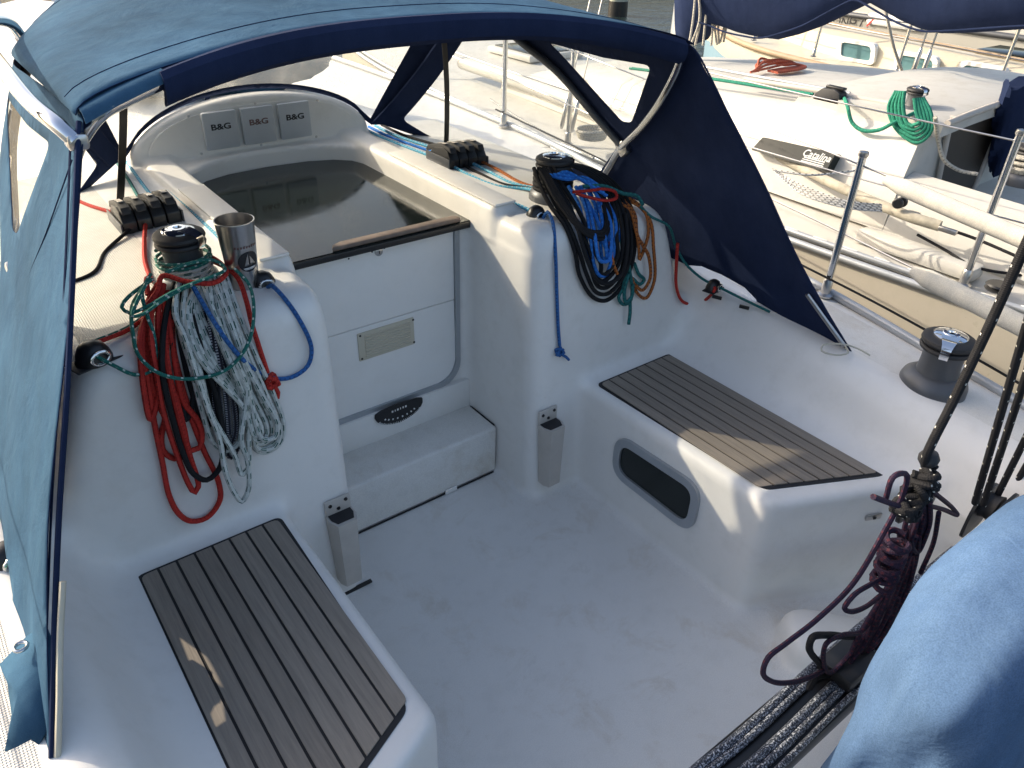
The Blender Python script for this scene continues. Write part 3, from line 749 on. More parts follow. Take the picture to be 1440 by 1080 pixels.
# ================================================================== deck hardware
def winch(loc, k, label, group, arm=2.2, dark=True):
    t = thing('winch', loc, label, 'winch', group); x, y, z = loc
    P_ = lambda pr: [(r*k, h*k) for r, h in pr]
    lathe('base', P_([(.92, 0), (.93, .05), (.92, .34), (.86, .50), (.70, .62), (.60, .68)]), loc, M['grey'], t)
    lathe('drum', P_([(.60, .60), (.56, .75), (.545, 1.05), (.56, 1.35), (.60, 1.45)]), loc, M['grey'], t)
    lathe('self_tailer', P_([(.55, 1.40), (.70, 1.44), (.715, 1.50), (.69, 1.56), (.60, 1.585), (.60, 1.61), (.70, 1.63), (.725, 1.69), (.70, 1.77), (.60, 1.83), (.4, 1.84)]), loc, M['blackr'], t)
    cp = lathe('cap', P_([(.46, 1.835), (.455, 1.875), (.40, 1.91), (.24, 1.93), (.22, 1.95), (.13, 1.955), (.12, 1.93), (.10, 1.86), (0, 1.86)]), loc, M['chrome'], t)
    lathe('socket', P_([(.105, 1.90), (.0, 1.90)]), loc, M['black'], cp)
    a = arm; d = Vector((math.cos(a), math.sin(a), 0)); n_ = Vector((-d.y, d.x, 0)); o = Vector(loc)
    rg = []
    for r, h, wdt in ((.2, 1.905, .24), (.45, 1.875, .20), (.66, 1.835, .15), (.74, 1.76, .13), (.745, 1.60, .12), (.73, 1.42, .11), (.66, 1.36, .10)):
        p = o+d*r*k+Vector((0, 0, h*k)); q = Vector((0, 0, 1)) if r < .6 else d
        rg.append([p-n_*wdt*k+q*.03*k, p+n_*wdt*k+q*.03*k, p+n_*wdt*k-q*.03*k, p-n_*wdt*k-q*.03*k])
    loft('feeder_arm', rg, M['chrome'], t, ang=50)
    return t
winch((-.585, .0, .958), .083, 'small black winch with chrome cap on the port coachroof above red rope', 'winches', arm=-1.0)
winch((.585, .0, .958), .083, 'small black winch buried under black and blue rope coils', 'winches', arm=-.6)
winch((1.215, -1.085, .566), .104, 'large dark grey winch on the starboard side deck', 'winches', arm=3.5)
def clutch(sg, label):
    t = thing('rope_clutch', (sg*.548, .50, .965), label, 'rope clutch', 'rope clutches')
    for i in range(4):
        x = sg*(.487+.0405*i); z0 = .978-.035*((abs(x)/.88)**2)-.012
        prof = [(.425, 0), (.425, .05), (.445, .078), (.475, .085), (.535, .073), (.575, .04), (.58, 0)]
        MM = Matrix(((0, 0, 1, x-.0185), (1, 0, 0, 0), (0, 1, 0, z0), (0, 0, 0, 1)))
        b = prism('body', prof, 0, .037, M['black'], t, bev=.003, M=MM)
        lv = [(.43, .072), (.44, .090), (.50, .094), (.585, .070), (.60, .050), (.592, .046), (.57, .060), (.50, .080), (.45, .076)]
        prism('lever', lv, .006, .031, M['blackr'], b, bev=.002, M=MM)
        bbox('lever_stripe', (x, .5, z0+.0928), (.014, .05, .002), M['holder'], b, bev=0, rot=Matrix.Rotation(-.16, 3, 'X'))
    bbox('side_plate', (sg*.463, .50, .975), (.005, .155, .07), M['grey'], t, bev=.002)
    bbox('side_plate', (sg*.632, .50, .963), (.005, .155, .07), M['grey'], t, bev=.002)
clutch(-1, 'four-gang black rope clutch on the port coachroof behind the steel tumbler')
clutch(1, 'four-gang black rope clutch on the starboard coachroof with blue lines running in')
def holder(sg, label):
    t = thing('winch_handle_holder', (sg*.385, -.30, .08), label, 'handle holder', 'winch handle holders')
    x0 = sg*.385; yb = lambda z: -.287+.055*z
    def ringz(z, hw_, dep): y = yb(z)-.002; return [(x0-hw_, y, z), (x0-hw_*1.0, y-dep*.55, z), (x0-hw_*.72, y-dep, z), (x0+hw_*.72, y-dep, z), (x0+hw_, y-dep*.55, z), (x0+hw_, y, z)]
    outer = [ringz(z, h_, d_) for z, h_, d_ in ((.075, .030, .040), (.078, .034, .046), (.20, .037, .052), (.318, .040, .060))]
    tray = loft('tray', outer, M['holder'], t, ang=30)
    inn = ringz(.3195, .034, .050)
    prism('opening', [(p[0], p[1]) for p in inn], .3185, .3205, M['blackr'], t, bev=0)
    bbox('back_plate', (x0, yb(.34)-.005, .342), (.078, .008, .055), M['holder'], t, bev=.004)
    for dx, dz in ((-.024, .352), (.024, .356), (0, .334)):
        lathe('screw', [(.0058, 0), (.005, .003), (0, .003)], (x0+dx, yb(.34)-.009, dz), M['black'], t, 12, (0, -1, 0))
holder(-1, 'beige winch handle holder on the bulkhead beside the port bench')
holder(1, 'beige winch handle holder on the bulkhead beside the starboard bench')
def fairlead(p, rot, label, sc=1.):
    t = thing('fairlead', p, label, 'fairlead', 'black deck fairleads'); p = Vector(p); R_ = Matrix.Rotation(rot, 3, 'Z')
    rg = []
    for z, w_, l_ in ((0, .034, .03), (.006, .034, .03), (.02, .03, .026), (.034, .022, .02), (.041, .01, .01)):
        rg.append([p+R_ @ Vector((w_*sc*math.cos(a), l_*sc*math.sin(a), z*sc)) for a in np.linspace(0, 2*math.pi, 21)[:-1]])
    loft('body', rg, M['black'], t)
    tube('eye', [p+R_ @ Vector((.017*sc*math.cos(a), -.027*sc, .016*sc+.012*sc*math.sin(a))) for a in np.linspace(0, 2*math.pi, 13)[:-1]], .004*sc, M['steel'], t, closed=True)
    bbox('plate', p+Vector((0, 0, .001)), (.09*sc, .05*sc, .004), M['blackr'], t, rot=R_, bev=.002)
fairlead((-.437, -.10, .964), 0, 'round black fairlead beside the steel tumbler')
fairlead((.437, -.10, .964), 0, 'round black fairlead below the starboard rope coils')
fairlead((-.855, -.195, .938), .3, 'black cam fairlead at the port edge of the coachroof, half behind canvas', 1.15)
fairlead((1.055, -.35, .657), .2, 'black fairlead on the starboard coaming with red line', .9)
for i, (x, y, z, a) in enumerate(((1.037, -.385, .645, -1.2), (1.068, -.48, .638, -1.2), (.436, -.186, .938, 0), (-.415, -.19, .94, 0))):
    bbox('rope_guide', (x, y, z), (.034, .006, .012), M['black'], boat, bev=.001, rot=Matrix.Rotation(a, 3, 'Z'))
# steel tumbler
tm = thing('tumbler', (-.476, -.085, .972), 'brushed steel drinking tumbler with sailboat print on the coachroof', 'tumbler')
lathe('cup', [(.0, .0), (.033, .0), (.034, .004), (.036, .03), (.0455, .168), (.0468, .170), (.0465, .172), (.0440, .1715), (.0435, .165), (.034, .02), (0, .02)], (-.476, -.085, .972), M['steelb'], tm, 48)
pc = Vector((-.476, -.085, .972)); dirv = Vector((.18, -1, 0)).normalized(); tx = Vector((0, 0, 1)).cross(dirv)
def onmug(a, z): d = (dirv*math.cos(a)+tx*math.sin(a)); r = .036+(.0095)*(z-.03)/.138+.0006; return pc+d*r+Vector((0, 0, z))
def decal(name, poly, mat):
    o = cdt_sheet(name, poly, [], lambda a, z: onmug(a, z), .004, mat, tm, thick=.0004); return o
decal('emblem', [(.68*math.cos(t), .077+.026*math.sin(t)) for t in np.linspace(0, 2*math.pi, 24)[:-1]], M['printd'])
def onmug2(a, z): q = onmug(a, z); return pc+(q-pc)*1.004+Vector((0, 0, -(q.z-pc.z)*.004))
for nm, pl_ in (('emblem_sail', [(-.32, .068), (-.05, .068), (-.05, .098)]), ('emblem_sail', [(.05, .070), (.4, .070), (.05, .092)]), ('emblem_hull', [(-.42, .062), (.45, .064), (.3, .058), (-.3, .056)])):
    cdt_sheet(nm, pl_, [], lambda a, z: pc+Vector(((onmug(a, z)-pc).x*1.03, (onmug(a, z)-pc).y*1.03, z)), .004, M['steelb'], tm, thick=.0004)
for k in range(9): decal('lettering', [(-.75+.165*k, .112), (-.65+.165*k, .112), (-.64+.165*k, .117+.002*(k % 3 == 0)), (-.74+.165*k, .117)], M['printr'])

M['gline'] = plain('line_green', (.03, .2, .16), .7, var=.3, scale=60)
fairlead(U(12, 792, 'z', .635), .4, 'black lead block on the port side deck outside the canvas', 1.2)
tag(tube('deck_line', [U(22, 790, 'z', .66), U(27, 830, 'z', .64), U(22, 865, 'z', .63), U(6, 890, 'z', .62), U(-20, 900, 'z', .61)], .006, M['gline'], None), 'green line lying on the port side deck outside the canvas', 'rope')

# ================================================================== ropes
ROPE = dict(
 red=rope_mat('rope_red', (.50, .035, .025), (.30, .015, .012), 90, .3), white=rope_mat('rope_white_green_fleck', (.62, .64, .60), (.02, .10, .075), 26, .42, True),
 black=rope_mat('rope_black', (.012, .012, .014)), speck=rope_mat('rope_black_white_speckle', (.02, .02, .03), (.42, .42, .46), 160, .5),
 green=rope_mat('rope_green_fleck', (.02, .16, .13), (.55, .62, .56), 34, .18), blue=rope_mat('rope_blue', (.035, .14, .38), (.02, .07, .22), 80, .4),
 sky=rope_mat('rope_light_blue', (.10, .42, .62), (.55, .62, .62), 60, .2), orange=rope_mat('rope_orange_fleck', (.42, .13, .03), (.10, .03, .015), 70, .4),
 purple=rope_mat('rope_purple', (.030, .017, .038), (.085, .022, .035), 60, .3), sheet=rope_mat('rope_black_white_fleck', (.014, .014, .016), (.6, .58, .52), 16, .07, fw=.25),
 bright=rope_mat('rope_bright_blue', (.025, .16, .55), (.04, .25, .7), 60, .4), teal=rope_mat('rope_teal', (.02, .13, .13), (.03, .2, .18), 60, .4))
def _glint_paint():
    m, t, b, L = nodes('rope_painted_glints'); c = coord(t)
    f = noise(t, 260, 3, .7, c); L.new(ramp(t, f, [(.50, (.02, .024, .035)), (.57, (.30, .32, .38)), (.68, (.75, .77, .8))]), b.inputs['Base Color'])  # sun glints on the dark braid, painted into the colour as bright specks
    b.inputs['Roughness'].default_value = .35; bump(t, b, f, .8, .002); return m
ROPE['painted_glint'] = _glint_paint()
def yf(z):
    if z < .90: return -.287+.055*z
    if z < .955: return -.2375+(z-.90)*.36
    return -.2177+(z-.955)*1.6
def F_(px, py, off=.01):
    """point on the raked bulkhead (and over its rounded top edge) seen at a photo pixel"""
    y = -.25
    for _ in range(25):
        p = U(px, py, 'y', y-off); y += .5*(yf(p.z)-y)
    return p
def face_rope(pts, off, jit=.0): return [F_(x, y, off[i] if isinstance(off, (list, tuple)) else off)+Vector((0, random.uniform(-jit, jit), 0)) for i, (x, y) in enumerate(pts)]
def rope(name, paths, r, mat, label, cat='rope', group=None, n=8):
    t = Tube()
    for p in paths: t.add(p, r, n=n, step=.01)
    o = t.build(name, ROPE[mat], None); o.data.polygons.foreach_set('use_smooth', [True]*len(o.data.polygons))
    return tag(o, label, cat, group)
def wraps(c, r, z0, z1, turns, r2=None, ph=0):
    n = int(turns*16); return [Vector((c[0]+(r+(0 if r2 is None else (r2-r)*i/n))*math.cos(ph+2*math.pi*i/16), c[1]+(r+(0 if r2 is None else (r2-r)*i/n))*math.sin(ph+2*math.pi*i/16), z0+(z1-z0)*i/n)) for i in range(n+1)]
WP, WS = (-.585, .0), (.585, .0)
GR = 'coiled lines'
# --- port bundle hanging from the winch
wp = []
for k in range(5):
    o = .016+.008*k
    q = [(318-6*k, 390), (336-9*k, 440), (360-10*k, 500), (385-10*k, 556), (399-8*k, 600), (392-6*k, 624-3*k), (370-3*k, 637-6*k), (353, 622-5*k), (347-k, 590-4*k), (336-4*k, 548), (310-8*k, 500), (282-5*k, 440), (270+3*k, 394)]
    wp.append(face_rope(q, o, .003))
wp.append(face_rope([(252, 394), (246, 440), (262, 480), (276, 526), (293, 576), (308, 615), (317, 663), (329, 692), (340, 705), (349, 690), (348, 648), (339, 620), (345, 576), (347, 545), (330, 505), (300, 440), (290, 394)], .052))
wp.append(face_rope([(248, 398), (250, 450), (270, 520), (285, 580), (300, 622), (318, 634), (336, 622), (340, 600), (338, 560), (322, 500), (296, 430)], .03))
wp.append(face_rope([(262, 400), (258, 450), (280, 520), (296, 580), (330, 640), (341, 668), (348, 660), (350, 610), (352, 560), (340, 500), (315, 440), (300, 398)], .044))
wp.append(face_rope([(300, 398), (322, 450), (345, 510), (372, 562), (390, 596), (386, 615), (370, 618), (360, 598), (352, 560), (330, 510), (305, 450), (285, 400)], .05))
wp.append(face_rope([(310, 396), (330, 455), (352, 520), (378, 572), (394, 606), (384, 630), (362, 630), (356, 606), (342, 556), (318, 500), (296, 446), (280, 398)], .034))
wp.append(wraps(WP, .058, .995, 1.035, 3.2))
rope('rope_coil', wp, .0066, 'white', 'thick white rope coil with green flecks hanging from the port winch', group=GR)
rope('rope_coil', [face_rope([(286, 420), (292, 490), (300, 560), (310, 612), (325, 643), (337, 622), (333, 560), (318, 490), (305, 420)], .014), face_rope([(292, 420), (300, 490), (308, 560), (316, 606), (325, 622), (331, 606), (327, 560), (312, 490), (300, 420)], .022), face_rope([(270, 440), (280, 500), (290, 560), (302, 600)], .012), face_rope([(296, 430), (308, 500), (318, 560), (322, 610)], .028)], .0065, 'speck', 'dark speckled rope coil behind the white fleck coil', group=GR)
rope('rope_coil', [face_rope([(246, 398), (234, 440), (228, 490), (229, 530), (243, 590), (257, 636), (272, 666), (291, 675), (308, 660), (314, 630), (305, 560), (285, 500), (268, 430)], .036),
                   face_rope([(250, 400), (242, 450), (246, 510), (256, 560), (262, 590), (272, 560), (268, 500), (258, 430)], .018), face_rope([(254, 400), (250, 450), (262, 520), (280, 580), (292, 600), (296, 570), (286, 500), (270, 430)], .012)], .0068, 'black', 'black rope coil among the red coil on the port bulkhead', group=GR)
rd = [face_rope([(222, 400), (206, 430), (202, 470), (202, 504), (207, 528), (218, 600), (228, 648), (238, 697), (252, 723), (269, 733), (291, 728), (309, 704), (307, 677), (287, 634), (270, 590), (255, 540), (240, 470), (236, 410)], .014),
      face_rope([(226, 400), (213, 440), (214, 490), (221, 528), (229, 576), (252, 648), (266, 682), (274, 693), (279, 684), (269, 648), (256, 605), (243, 552), (234, 500), (232, 420)], .03),
      face_rope([(230, 400), (222, 450), (230, 510), (245, 552), (258, 600), (268, 634), (280, 630), (284, 610), (277, 590), (259, 566), (248, 520), (240, 450)], .024),
      face_rope([(218, 410), (207, 460), (212, 530), (226, 575), (232, 588), (227, 612), (230, 634), (245, 645), (262, 640)], .012),
      face_rope([(216, 420), (198, 470), (200, 530), (212, 590), (222, 560), (226, 500), (228, 440)], .02)]
rope('rope_coil', rd, .0068, 'red', 'red rope coil hanging down the port bulkhead', group=GR)
cl0 = Vector((-.568, .43, .985))
rope('control_line', [[cl0, Vector((-.60, .33, .977)), Vector((-.635, .2, .972)), Vector((-.655, .08, .972)), F_(206, 395, .02), F_(208, 415, .02)]], .006, 'red', 'red line running from the port clutch towards the winch')
rope('control_line', [[F_(205, 432, .03), F_(222, 408, .05), F_(228, 388, .07)]+[F_(262, 396, .085), F_(300, 398, .085), F_(318, 384, .06), Vector((-.53, .02, 1.03)), Vector((-.57, .06, 1.03)), Vector((-.52, -.01, 1.02)), F_(335, 392, .03), F_(347, 425, .02), F_(354, 455, .02), F_(365, 490, .015), F_(376, 524, .015)]], .006, 'red', 'red line wrapped over the white coil with a knot below the tumbler')
kp = F_(382, 537, .016)
kn = []
for i in range(40): a = i*.62; kn.append(kp+Vector((.013*math.cos(a), .011*math.sin(a*1.7), .012*math.sin(a)+.0005*i-.01)))
rope('stopper_knot', [kn, face_rope([(383, 540), (391, 552), (390, 560)], .014)], .0058, 'red', 'red stopper knot at the end of the port line', 'knot')
rope('control_line', [face_rope([(134, 500), (160, 514), (190, 527), (212, 522), (219, 505), (216, 470), (206, 440), (200, 410), (212, 385)], [.03, .02, .02, .02, .03, .04, .05, .05, .05]),
     face_rope([(330, 378), (350, 400), (357, 440), (348, 485), (318, 520), (265, 533), (222, 524), (195, 500), (187, 470), (186, 430), (200, 405)], .062),
     face_rope([(215, 392), (180, 418), (171, 432), (182, 440), (205, 432), (240, 412), (272, 398), (300, 388), (317, 378), (300, 366), (262, 372), (232, 384)], [.05]*4+[.07, .09, .1, .09, .07, .06, .07, .06]),
     face_rope([(205, 400), (190, 430), (186, 445), (200, 442), (225, 425), (262, 404), (292, 396)], .08), wraps(WP, .062, 1.03, 1.06, 2.3, ph=1)], .0042, 'green', 'green flecked line looped loosely over the port coils', group=GR)
rope('control_line', [[Vector((-.845, -.16, .965)), Vector((-.76, -.13, .965)), Vector((-.70, -.09, .975)), Vector((-.655, -.05, .985))]], .0045, 'green', 'green line from the port edge fairlead across the coachroof')
rope('control_line', [[Vector((-.85, -.175, .968)), Vector((-.77, -.15, .967)), Vector((-.705, -.11, .977)), Vector((-.66, -.07, .985))]], .0050, 'red', 'red line from the port edge fairlead across the coachroof')
rope('control_line', [[Vector((-.437, -.135, .978))]+face_rope([(383, 402), (402, 422), (424, 455), (438, 490), (433, 514), (416, 528), (395, 533), (370, 526), (345, 509), (318, 478), (292, 438), (272, 404)], [.01, .01, .01, .012, .012, .012, .012, .014, .05, .068, .074, .074])], .0055, 'blue', 'blue line looping from the port fairlead into the white coil')
# --- starboard bundle
bl = []
for k in range(5):
    j_ = lambda: random.uniform(-2.5, 2.5)
    q = [(750+7*k, 236), (760+8*k, 262+j_()), (773+9*k, 288), (795+7*k+j_(), 318), (808+7*k, 354), (817+7*k+j_(), 388-4*k), (834+3*k, 418-8*k), (853+j_(), 422-9*k), (874-3*k, 405-8*k), (888-5*k, 375-4*k), (893-6*k+j_(), 338), (888-6*k, 296), (864-5*k, 258), (832-4*k, 238), (790, 228)]
    bl.append(face_rope(q, .014+.009*k, .003))
for k in range(3): bl.append(face_rope([(760+4*k, 240), (782+4*k, 280), (806+3*k, 312), (826, 330-3*k), (846, 336-5*k), (858-3*k, 316), (855-3*k, 290), (835, 262), (800, 244)], .06+.007*k))
bl.append(face_rope([(770, 245), (800, 290), (812, 320), (826, 366), (842, 396), (858, 398), (874, 385), (882, 350), (880, 300)], .055)); bl.append(wraps(WS, .06, .99, 1.06, 5))
rope('rope_coil', bl, .0068, 'black', 'thick black rope coil hanging from the starboard winch', group=GR)
bb = []
for k in range(5):
    w_ = random.uniform(-3, 3); h_ = random.uniform(-8, 8)
    q = [(800+9*k, 262), (812+8*k+w_, 288), (822+7*k, 328), (829+6*k, 368+h_), (838+4*k, 392-8*k+h_), (851+2*k, 392-9*k+h_), (866-3*k, 352), (872-7*k+w_, 314), (866-9*k, 290), (846-8*k, 262)]
    bb.append(face_rope(q, .026+.011*((k*2) % 5), .004))
for k in range(3): bb.append(face_rope([(772+6*k, 246), (796, 252-5*k), (822+5*k, 250+6*k), (846+4*k, 264+6*k)], .075+.008*k))
rope('rope_coil', bb, .0058, 'bright', 'bright blue rope coil inside the black starboard coil', group=GR)
rope('rope_coil', [face_rope([(806, 270), (830, 268), (850, 266), (865, 270), (867, 278), (852, 282), (830, 278), (810, 272)], .10)], .005, 'red', 'red bight tucked over the starboard coils', group=GR)
rope('rope_coil', [face_rope([(868, 280), (896, 288), (914, 310), (919, 349), (920, 395), (909, 419), (896, 412), (888, 390)], .016), face_rope([(872, 278), (892, 300), (896, 330), (904, 345), (912, 360), (914, 392), (904, 408), (892, 400)], .024),
                   face_rope([(870, 284), (886, 296), (893, 320), (898, 345), (899, 364)], .03), face_rope([(865, 276), (890, 282), (908, 300), (912, 325), (906, 350), (899, 366)], .012), face_rope([(858, 340), (862, 370), (868, 385)], .05)], .0056, 'orange', 'orange flecked rope coil at the right of the black coil', group=GR)
rope('rope_coil', [face_rope([(872, 300), (874, 340), (880, 380), (876, 405), (870, 418), (876, 428), (886, 424), (889, 408), (886, 385), (880, 350)], .018), face_rope([(884, 385), (878, 410), (880, 425), (888, 418), (890, 400)], .026), face_rope([(886, 422), (886, 440), (884, 456)], .02),
                   face_rope([(892, 370), (898, 385), (906, 394), (900, 400), (890, 392)], .012), face_rope([(820, 262), (850, 262), (876, 272), (896, 276), (904, 288)], .085)], .006, 'teal', 'dark green rope hank with a short tail under the starboard coils', group=GR)
rope('control_line', [[Vector((.437, -.135, .978))]+face_rope([(770, 298), (777, 312), (781, 354), (783, 410), (785, 460), (787, 486)], .008)], .0055, 'blue', 'blue line dangling straight down the starboard bulkhead')
kp = F_(787, 495, .012); kn = [kp+Vector((.011*math.cos(i*.7), .010*math.sin(i*1.2), .011*math.sin(i*.7)+.0004*i-.006)) for i in range(30)]
rope('stopper_knot', [kn, face_rope([(788, 498), (796, 502), (800, 506)], .012)], .0045, 'blue', 'blue stopper knot at the end of the dangling line', 'knot')
rope('control_line', [face_rope([(900, 290), (915, 304), (940, 318)], .02)+[Vector((.955, -.24, .80)), Vector((.985, -.27, .74)), Vector((1.03, -.32, .69)), Vector((1.055, -.36, .675)), Vector((1.085, -.45, .655)), Vector((1.10, -.56, .645))]], .0045, 'teal', 'thin green line led down the coachroof edge to the starboard coaming')
rope('control_line', [face_rope([(953, 342), (951, 375), (951, 402), (959, 423), (980, 428)], .012)+[Vector((1.03, -.375, .672)), Vector((1.055, -.35, .675))]], .0055, 'red', 'red line looping from the bulkhead to the starboard coaming')
# --- control lines along the coachroof
def cl_line(pts, r, mat, label): rope('control_line', [[Vector(p) for p in pts]], r, mat, label)
for i, (mt, nm) in enumerate((('sky', 'light blue'), ('bright', 'bright blue'), ('sky', 'pale blue'), ('black', 'black'))):
    x = .487+.0405*i; f0 = .455+.03*i
    cl_line([(f0, 1.06, .985), (f0+.01, .9, .978), (x, .60, .980), (x, .58, .980)], .0055, mt, ['light blue line entering the starboard clutch nearest the hatch', 'bright blue line entering the starboard clutch beside the light blue one', 'pale blue line entering the third gang of the starboard clutch', 'black line entering the outermost gang of the starboard clutch'][i])
    cl_line([(x, .425, .980), (x+.005, .33, .974), (x+.02-.01*i, .2, .972), (.56+.012*i, .1, .98), (.545+.02*i, .03, .995)], .0055, ('sky', 'black', 'sky', 'orange')[i], ['light blue line leaving the starboard clutch towards the winch', 'black line between two blue lines leaving the starboard clutch', 'pale blue line leaving the third gang of the starboard clutch', 'orange flecked line leaving the outer gang of the starboard clutch'][i])
cl_line([(.415, 1.04, .985), (.42, .8, .981), (.424, .4, .981), (.43, .1, .981), (.437, -.08, .982)], .006, 'sky', 'light blue line along the starboard hatch cover to its fairlead')
cl_line([(-.415, 1.04, .985), (-.42, .8, .981), (-.424, .4, .981), (-.43, .1, .981), (-.437, -.08, .982)], .006, 'sky', 'light blue line along the port hatch cover to its fairlead')
for i, mt in enumerate(('sky', 'teal')):
    x = -.487-.0405*i; f0 = -.455-.03*i
    cl_line([(f0, 1.06, .985), (f0-.01, .9, .978), (x, .60, .980)], .0055, mt, ('pale blue line entering the port clutch nearest the hatch', 'green line entering the second gang of the port clutch')[i])
cl_line([(-.70, .95, .965), (-.66, .75, .968), (-.61, .60, .975)], .0055, 'red', 'red line entering the outer gang of the port clutch')
cl_line([(-.61, .43, .98), (-.70, .34, .965), (-.76, .22, .962), (-.84, .20, .955)], .005, 'black', 'black line leaving the port clutch towards the canvas')

# ================================================================== mainsheet, traveller, pedestal cover
YT = -1.43
tv = thing('traveller', (0, YT, .25), 'black mainsheet traveller with dark control lines with painted sun glints across the cockpit', 'traveller')
bbox('beam', (.0, YT, .262), (1.9, .125, .05), M['black'], tv, bev=.012)
for dy, r_ in ((.045, .0105), (.028, .009), (-.012, .011), (-.03, .009), (-.052, .007)):
    o = tube('traveller_line', [(-.95, YT+dy, .294), (-.3, YT+dy+.006, .296), (0, YT+dy-.004, .295), (.3, YT+dy+.003, .296), (.95, YT+dy, .294)], r_, ROPE['painted_glint'], tv, n=8, step=.03)
bbox('car', (.345, YT, .315), (.13, .09, .045), M['black'], tv, bev=.012)
def V_(px, py, dy=0): return U(px, py, 'y', YT+dy)
ms = rope('mainsheet', [[V_(1301, 655), V_(1303, 640), V_(1345, 555), V_(1395, 450), V_(1440, 350), V_(1490, 240), V_(1540, 120)]], .0085, 'sheet', 'thick black white-flecked mainsheet rising from the knotted tackle', 'rope', n=10)
tk_ = thing('mainsheet_tackle', (.34, YT, .33), 'black mainsheet blocks wrapped in knotted purple line', 'tackle')
def blob(name, c, r, mat, parent, sz=(1, 1, 1)):
    lathe(name, [(0, -r*sz[2]), (r*.6, -r*.8*sz[2]), (r*.95, -r*.3*sz[2]), (r, .2*r*sz[2]), (r*.7, .75*r*sz[2]), (0, r*sz[2])], c, mat, parent, 20)
blob('ball', V_(1306, 645), .019, M['blackr'], tk_)
def block(c, tilt):
    R_ = Matrix.Rotation(tilt, 3, 'Y'); c = Vector(c)
    cheek = rpoly([(-.026, -.05), (.026, -.05), (.03, .03), (.012, .058), (-.012, .058), (-.03, .03)], .02, 4)
    for dy in (-.018, .012):
        Mx = Matrix.Translation(c) @ R_.to_4x4() @ Matrix(((1, 0, 0, 0), (0, 0, -1, dy+.006), (0, 1, 0, 0), (0, 0, 0, 1)))
        prism('cheek', cheek, 0, .007, M['black'], tk_, bev=.002, M=Mx)
    lathe('sheave', [(0, -.011), (.028, -.011), (.023, 0), (.028, .011), (0, .011)], c+R_ @ Vector((0, 0, -.01)), M['blackr'], tk_, 24, (0, 1, 0))
block(V_(1288, 712, .02), .2); block(V_(1262, 800, .02), .1)
kn = []
for i in range(90):
    a = i*.9; t_ = i/89; c = V_(1308-40*t_, 665+60*t_, -.01)
    kn.append(c+Vector((.022*math.cos(a), .02*math.sin(a*1.3), .018*math.sin(a*.9))))
t_k = Tube().add(kn, .0075, step=.008); t_k.build('knot', ROPE['sheet'], tk_)
kn2 = []
for i in range(70):
    a = i*.95; t_ = i/69; c = V_(1262-22*t_, 760+62*t_, -.015)
    kn2.append(c+Vector(((.028-.01*t_)*math.cos(a), .022*math.sin(a), .012*math.sin(a*.7))))
Tube().add(kn2, .0066, step=.008).build('hank_turns', ROPE['purple'], tk_)
pu = [[V_(1246, 700), V_(1255, 672), V_(1275, 668), V_(1268, 700), V_(1245, 745), V_(1200, 820), V_(1150, 870), V_(1105, 905), V_(1080, 925), V_(1073, 945), V_(1085, 958), V_(1110, 960), V_(1140, 952), V_(1158, 943)],
      [V_(1222, 695), V_(1240, 702), V_(1258, 708)], [V_(1262, 775), V_(1230, 805), V_(1190, 830), V_(1178, 845), V_(1186, 853), V_(1210, 845), V_(1235, 825)],
      [V_(1250, 830), V_(1225, 880), V_(1195, 920), V_(1170, 945), V_(1158, 930), V_(1162, 905), V_(1185, 893), V_(1215, 885), V_(1238, 850)],
      [V_(1245, 835), V_(1220, 890), V_(1190, 930), V_(1175, 950)], [V_(1255, 835), V_(1238, 880), V_(1210, 915), V_(1196, 945)], [V_(1310, 690), V_(1340, 715), V_(1346, 724), V_(1325, 716), V_(1290, 708)], [V_(1295, 720), V_(1282, 770), V_(1262, 830), V_(1235, 890)],
      [V_(1310, 715), V_(1302, 760), V_(1285, 800)]]
for k in range(7):
    j_ = lambda: random.uniform(-5, 5)
    pu.append([V_(1268+3*k+j_(), 745+j_()), V_(1258+3*k+j_(), 790), V_(1243+3*k+j_(), 835), V_(1225+4*k+j_(), 870), V_(1205+5*k+j_(), 905), V_(1192+6*k, 935)])
for k in range(4): pu.append([V_(1285+6*k, 690), V_(1272+8*k, 720+5*k), V_(1265+6*k, 755), V_(1278+4*k, 775-6*k), V_(1296, 740-5*k), V_(1300-3*k, 700)])
t_p = Tube()
for k, q in enumerate(pu): t_p.add([p+Vector((0, -.008*(k % 3), 0)) for p in q], .0054, step=.01)
tag(t_p.build('fine_tune_line', ROPE['purple'], None), 'purple line hanked and looped below the mainsheet blocks', 'rope')
rope('fine_tune_line', [[V_(1170, 948, .01), V_(1150, 930, .01), V_(1138, 910, .01), V_(1142, 897, .01), V_(1165, 893, .01), V_(1200, 895, .01), V_(1235, 888, .01), V_(1262, 872, .01)], [V_(1170, 948, .01), V_(1145, 955, .01), V_(1138, 968, .01)]], .0075, 'black', 'black loop of line lying on the traveller below the purple hank')
# second tackle: parallel black parts
t4 = thing('backstay_tackle', (.79, YT, .45), 'black fiddle block with parallel white-flecked falls at the right', 'tackle')
for b, t_ in (((1376, 690), (1440, 470)), ((1388, 694), (1452, 500)), ((1402, 698), (1470, 560)), ((1416, 702), (1486, 580)), ((1436, 700), (1490, 620))):
    a, c = V_(*b), V_(*t_); d = (c-a)
    tube('fall', [a-d*.1, a, a+d*.5, c, c+d*1.2], .0082, ROPE['sheet'], t4, n=10, step=.05)
c_ = V_(1392, 712)
for dy in (-.03, .02): prism('cheek', rpoly([(-.07, -.09), (.05, -.09), (.06, .0), (.05, .05), (-.05, .05), (-.07, 0)], .025, 4), 0, .008, M['black'], t4, bev=.003, M=Matrix.Translation(c_) @ Matrix(((1, 0, 0, 0), (0, 0, -1, dy), (0, 1, 0, 0), (0, 0, 0, 1))))
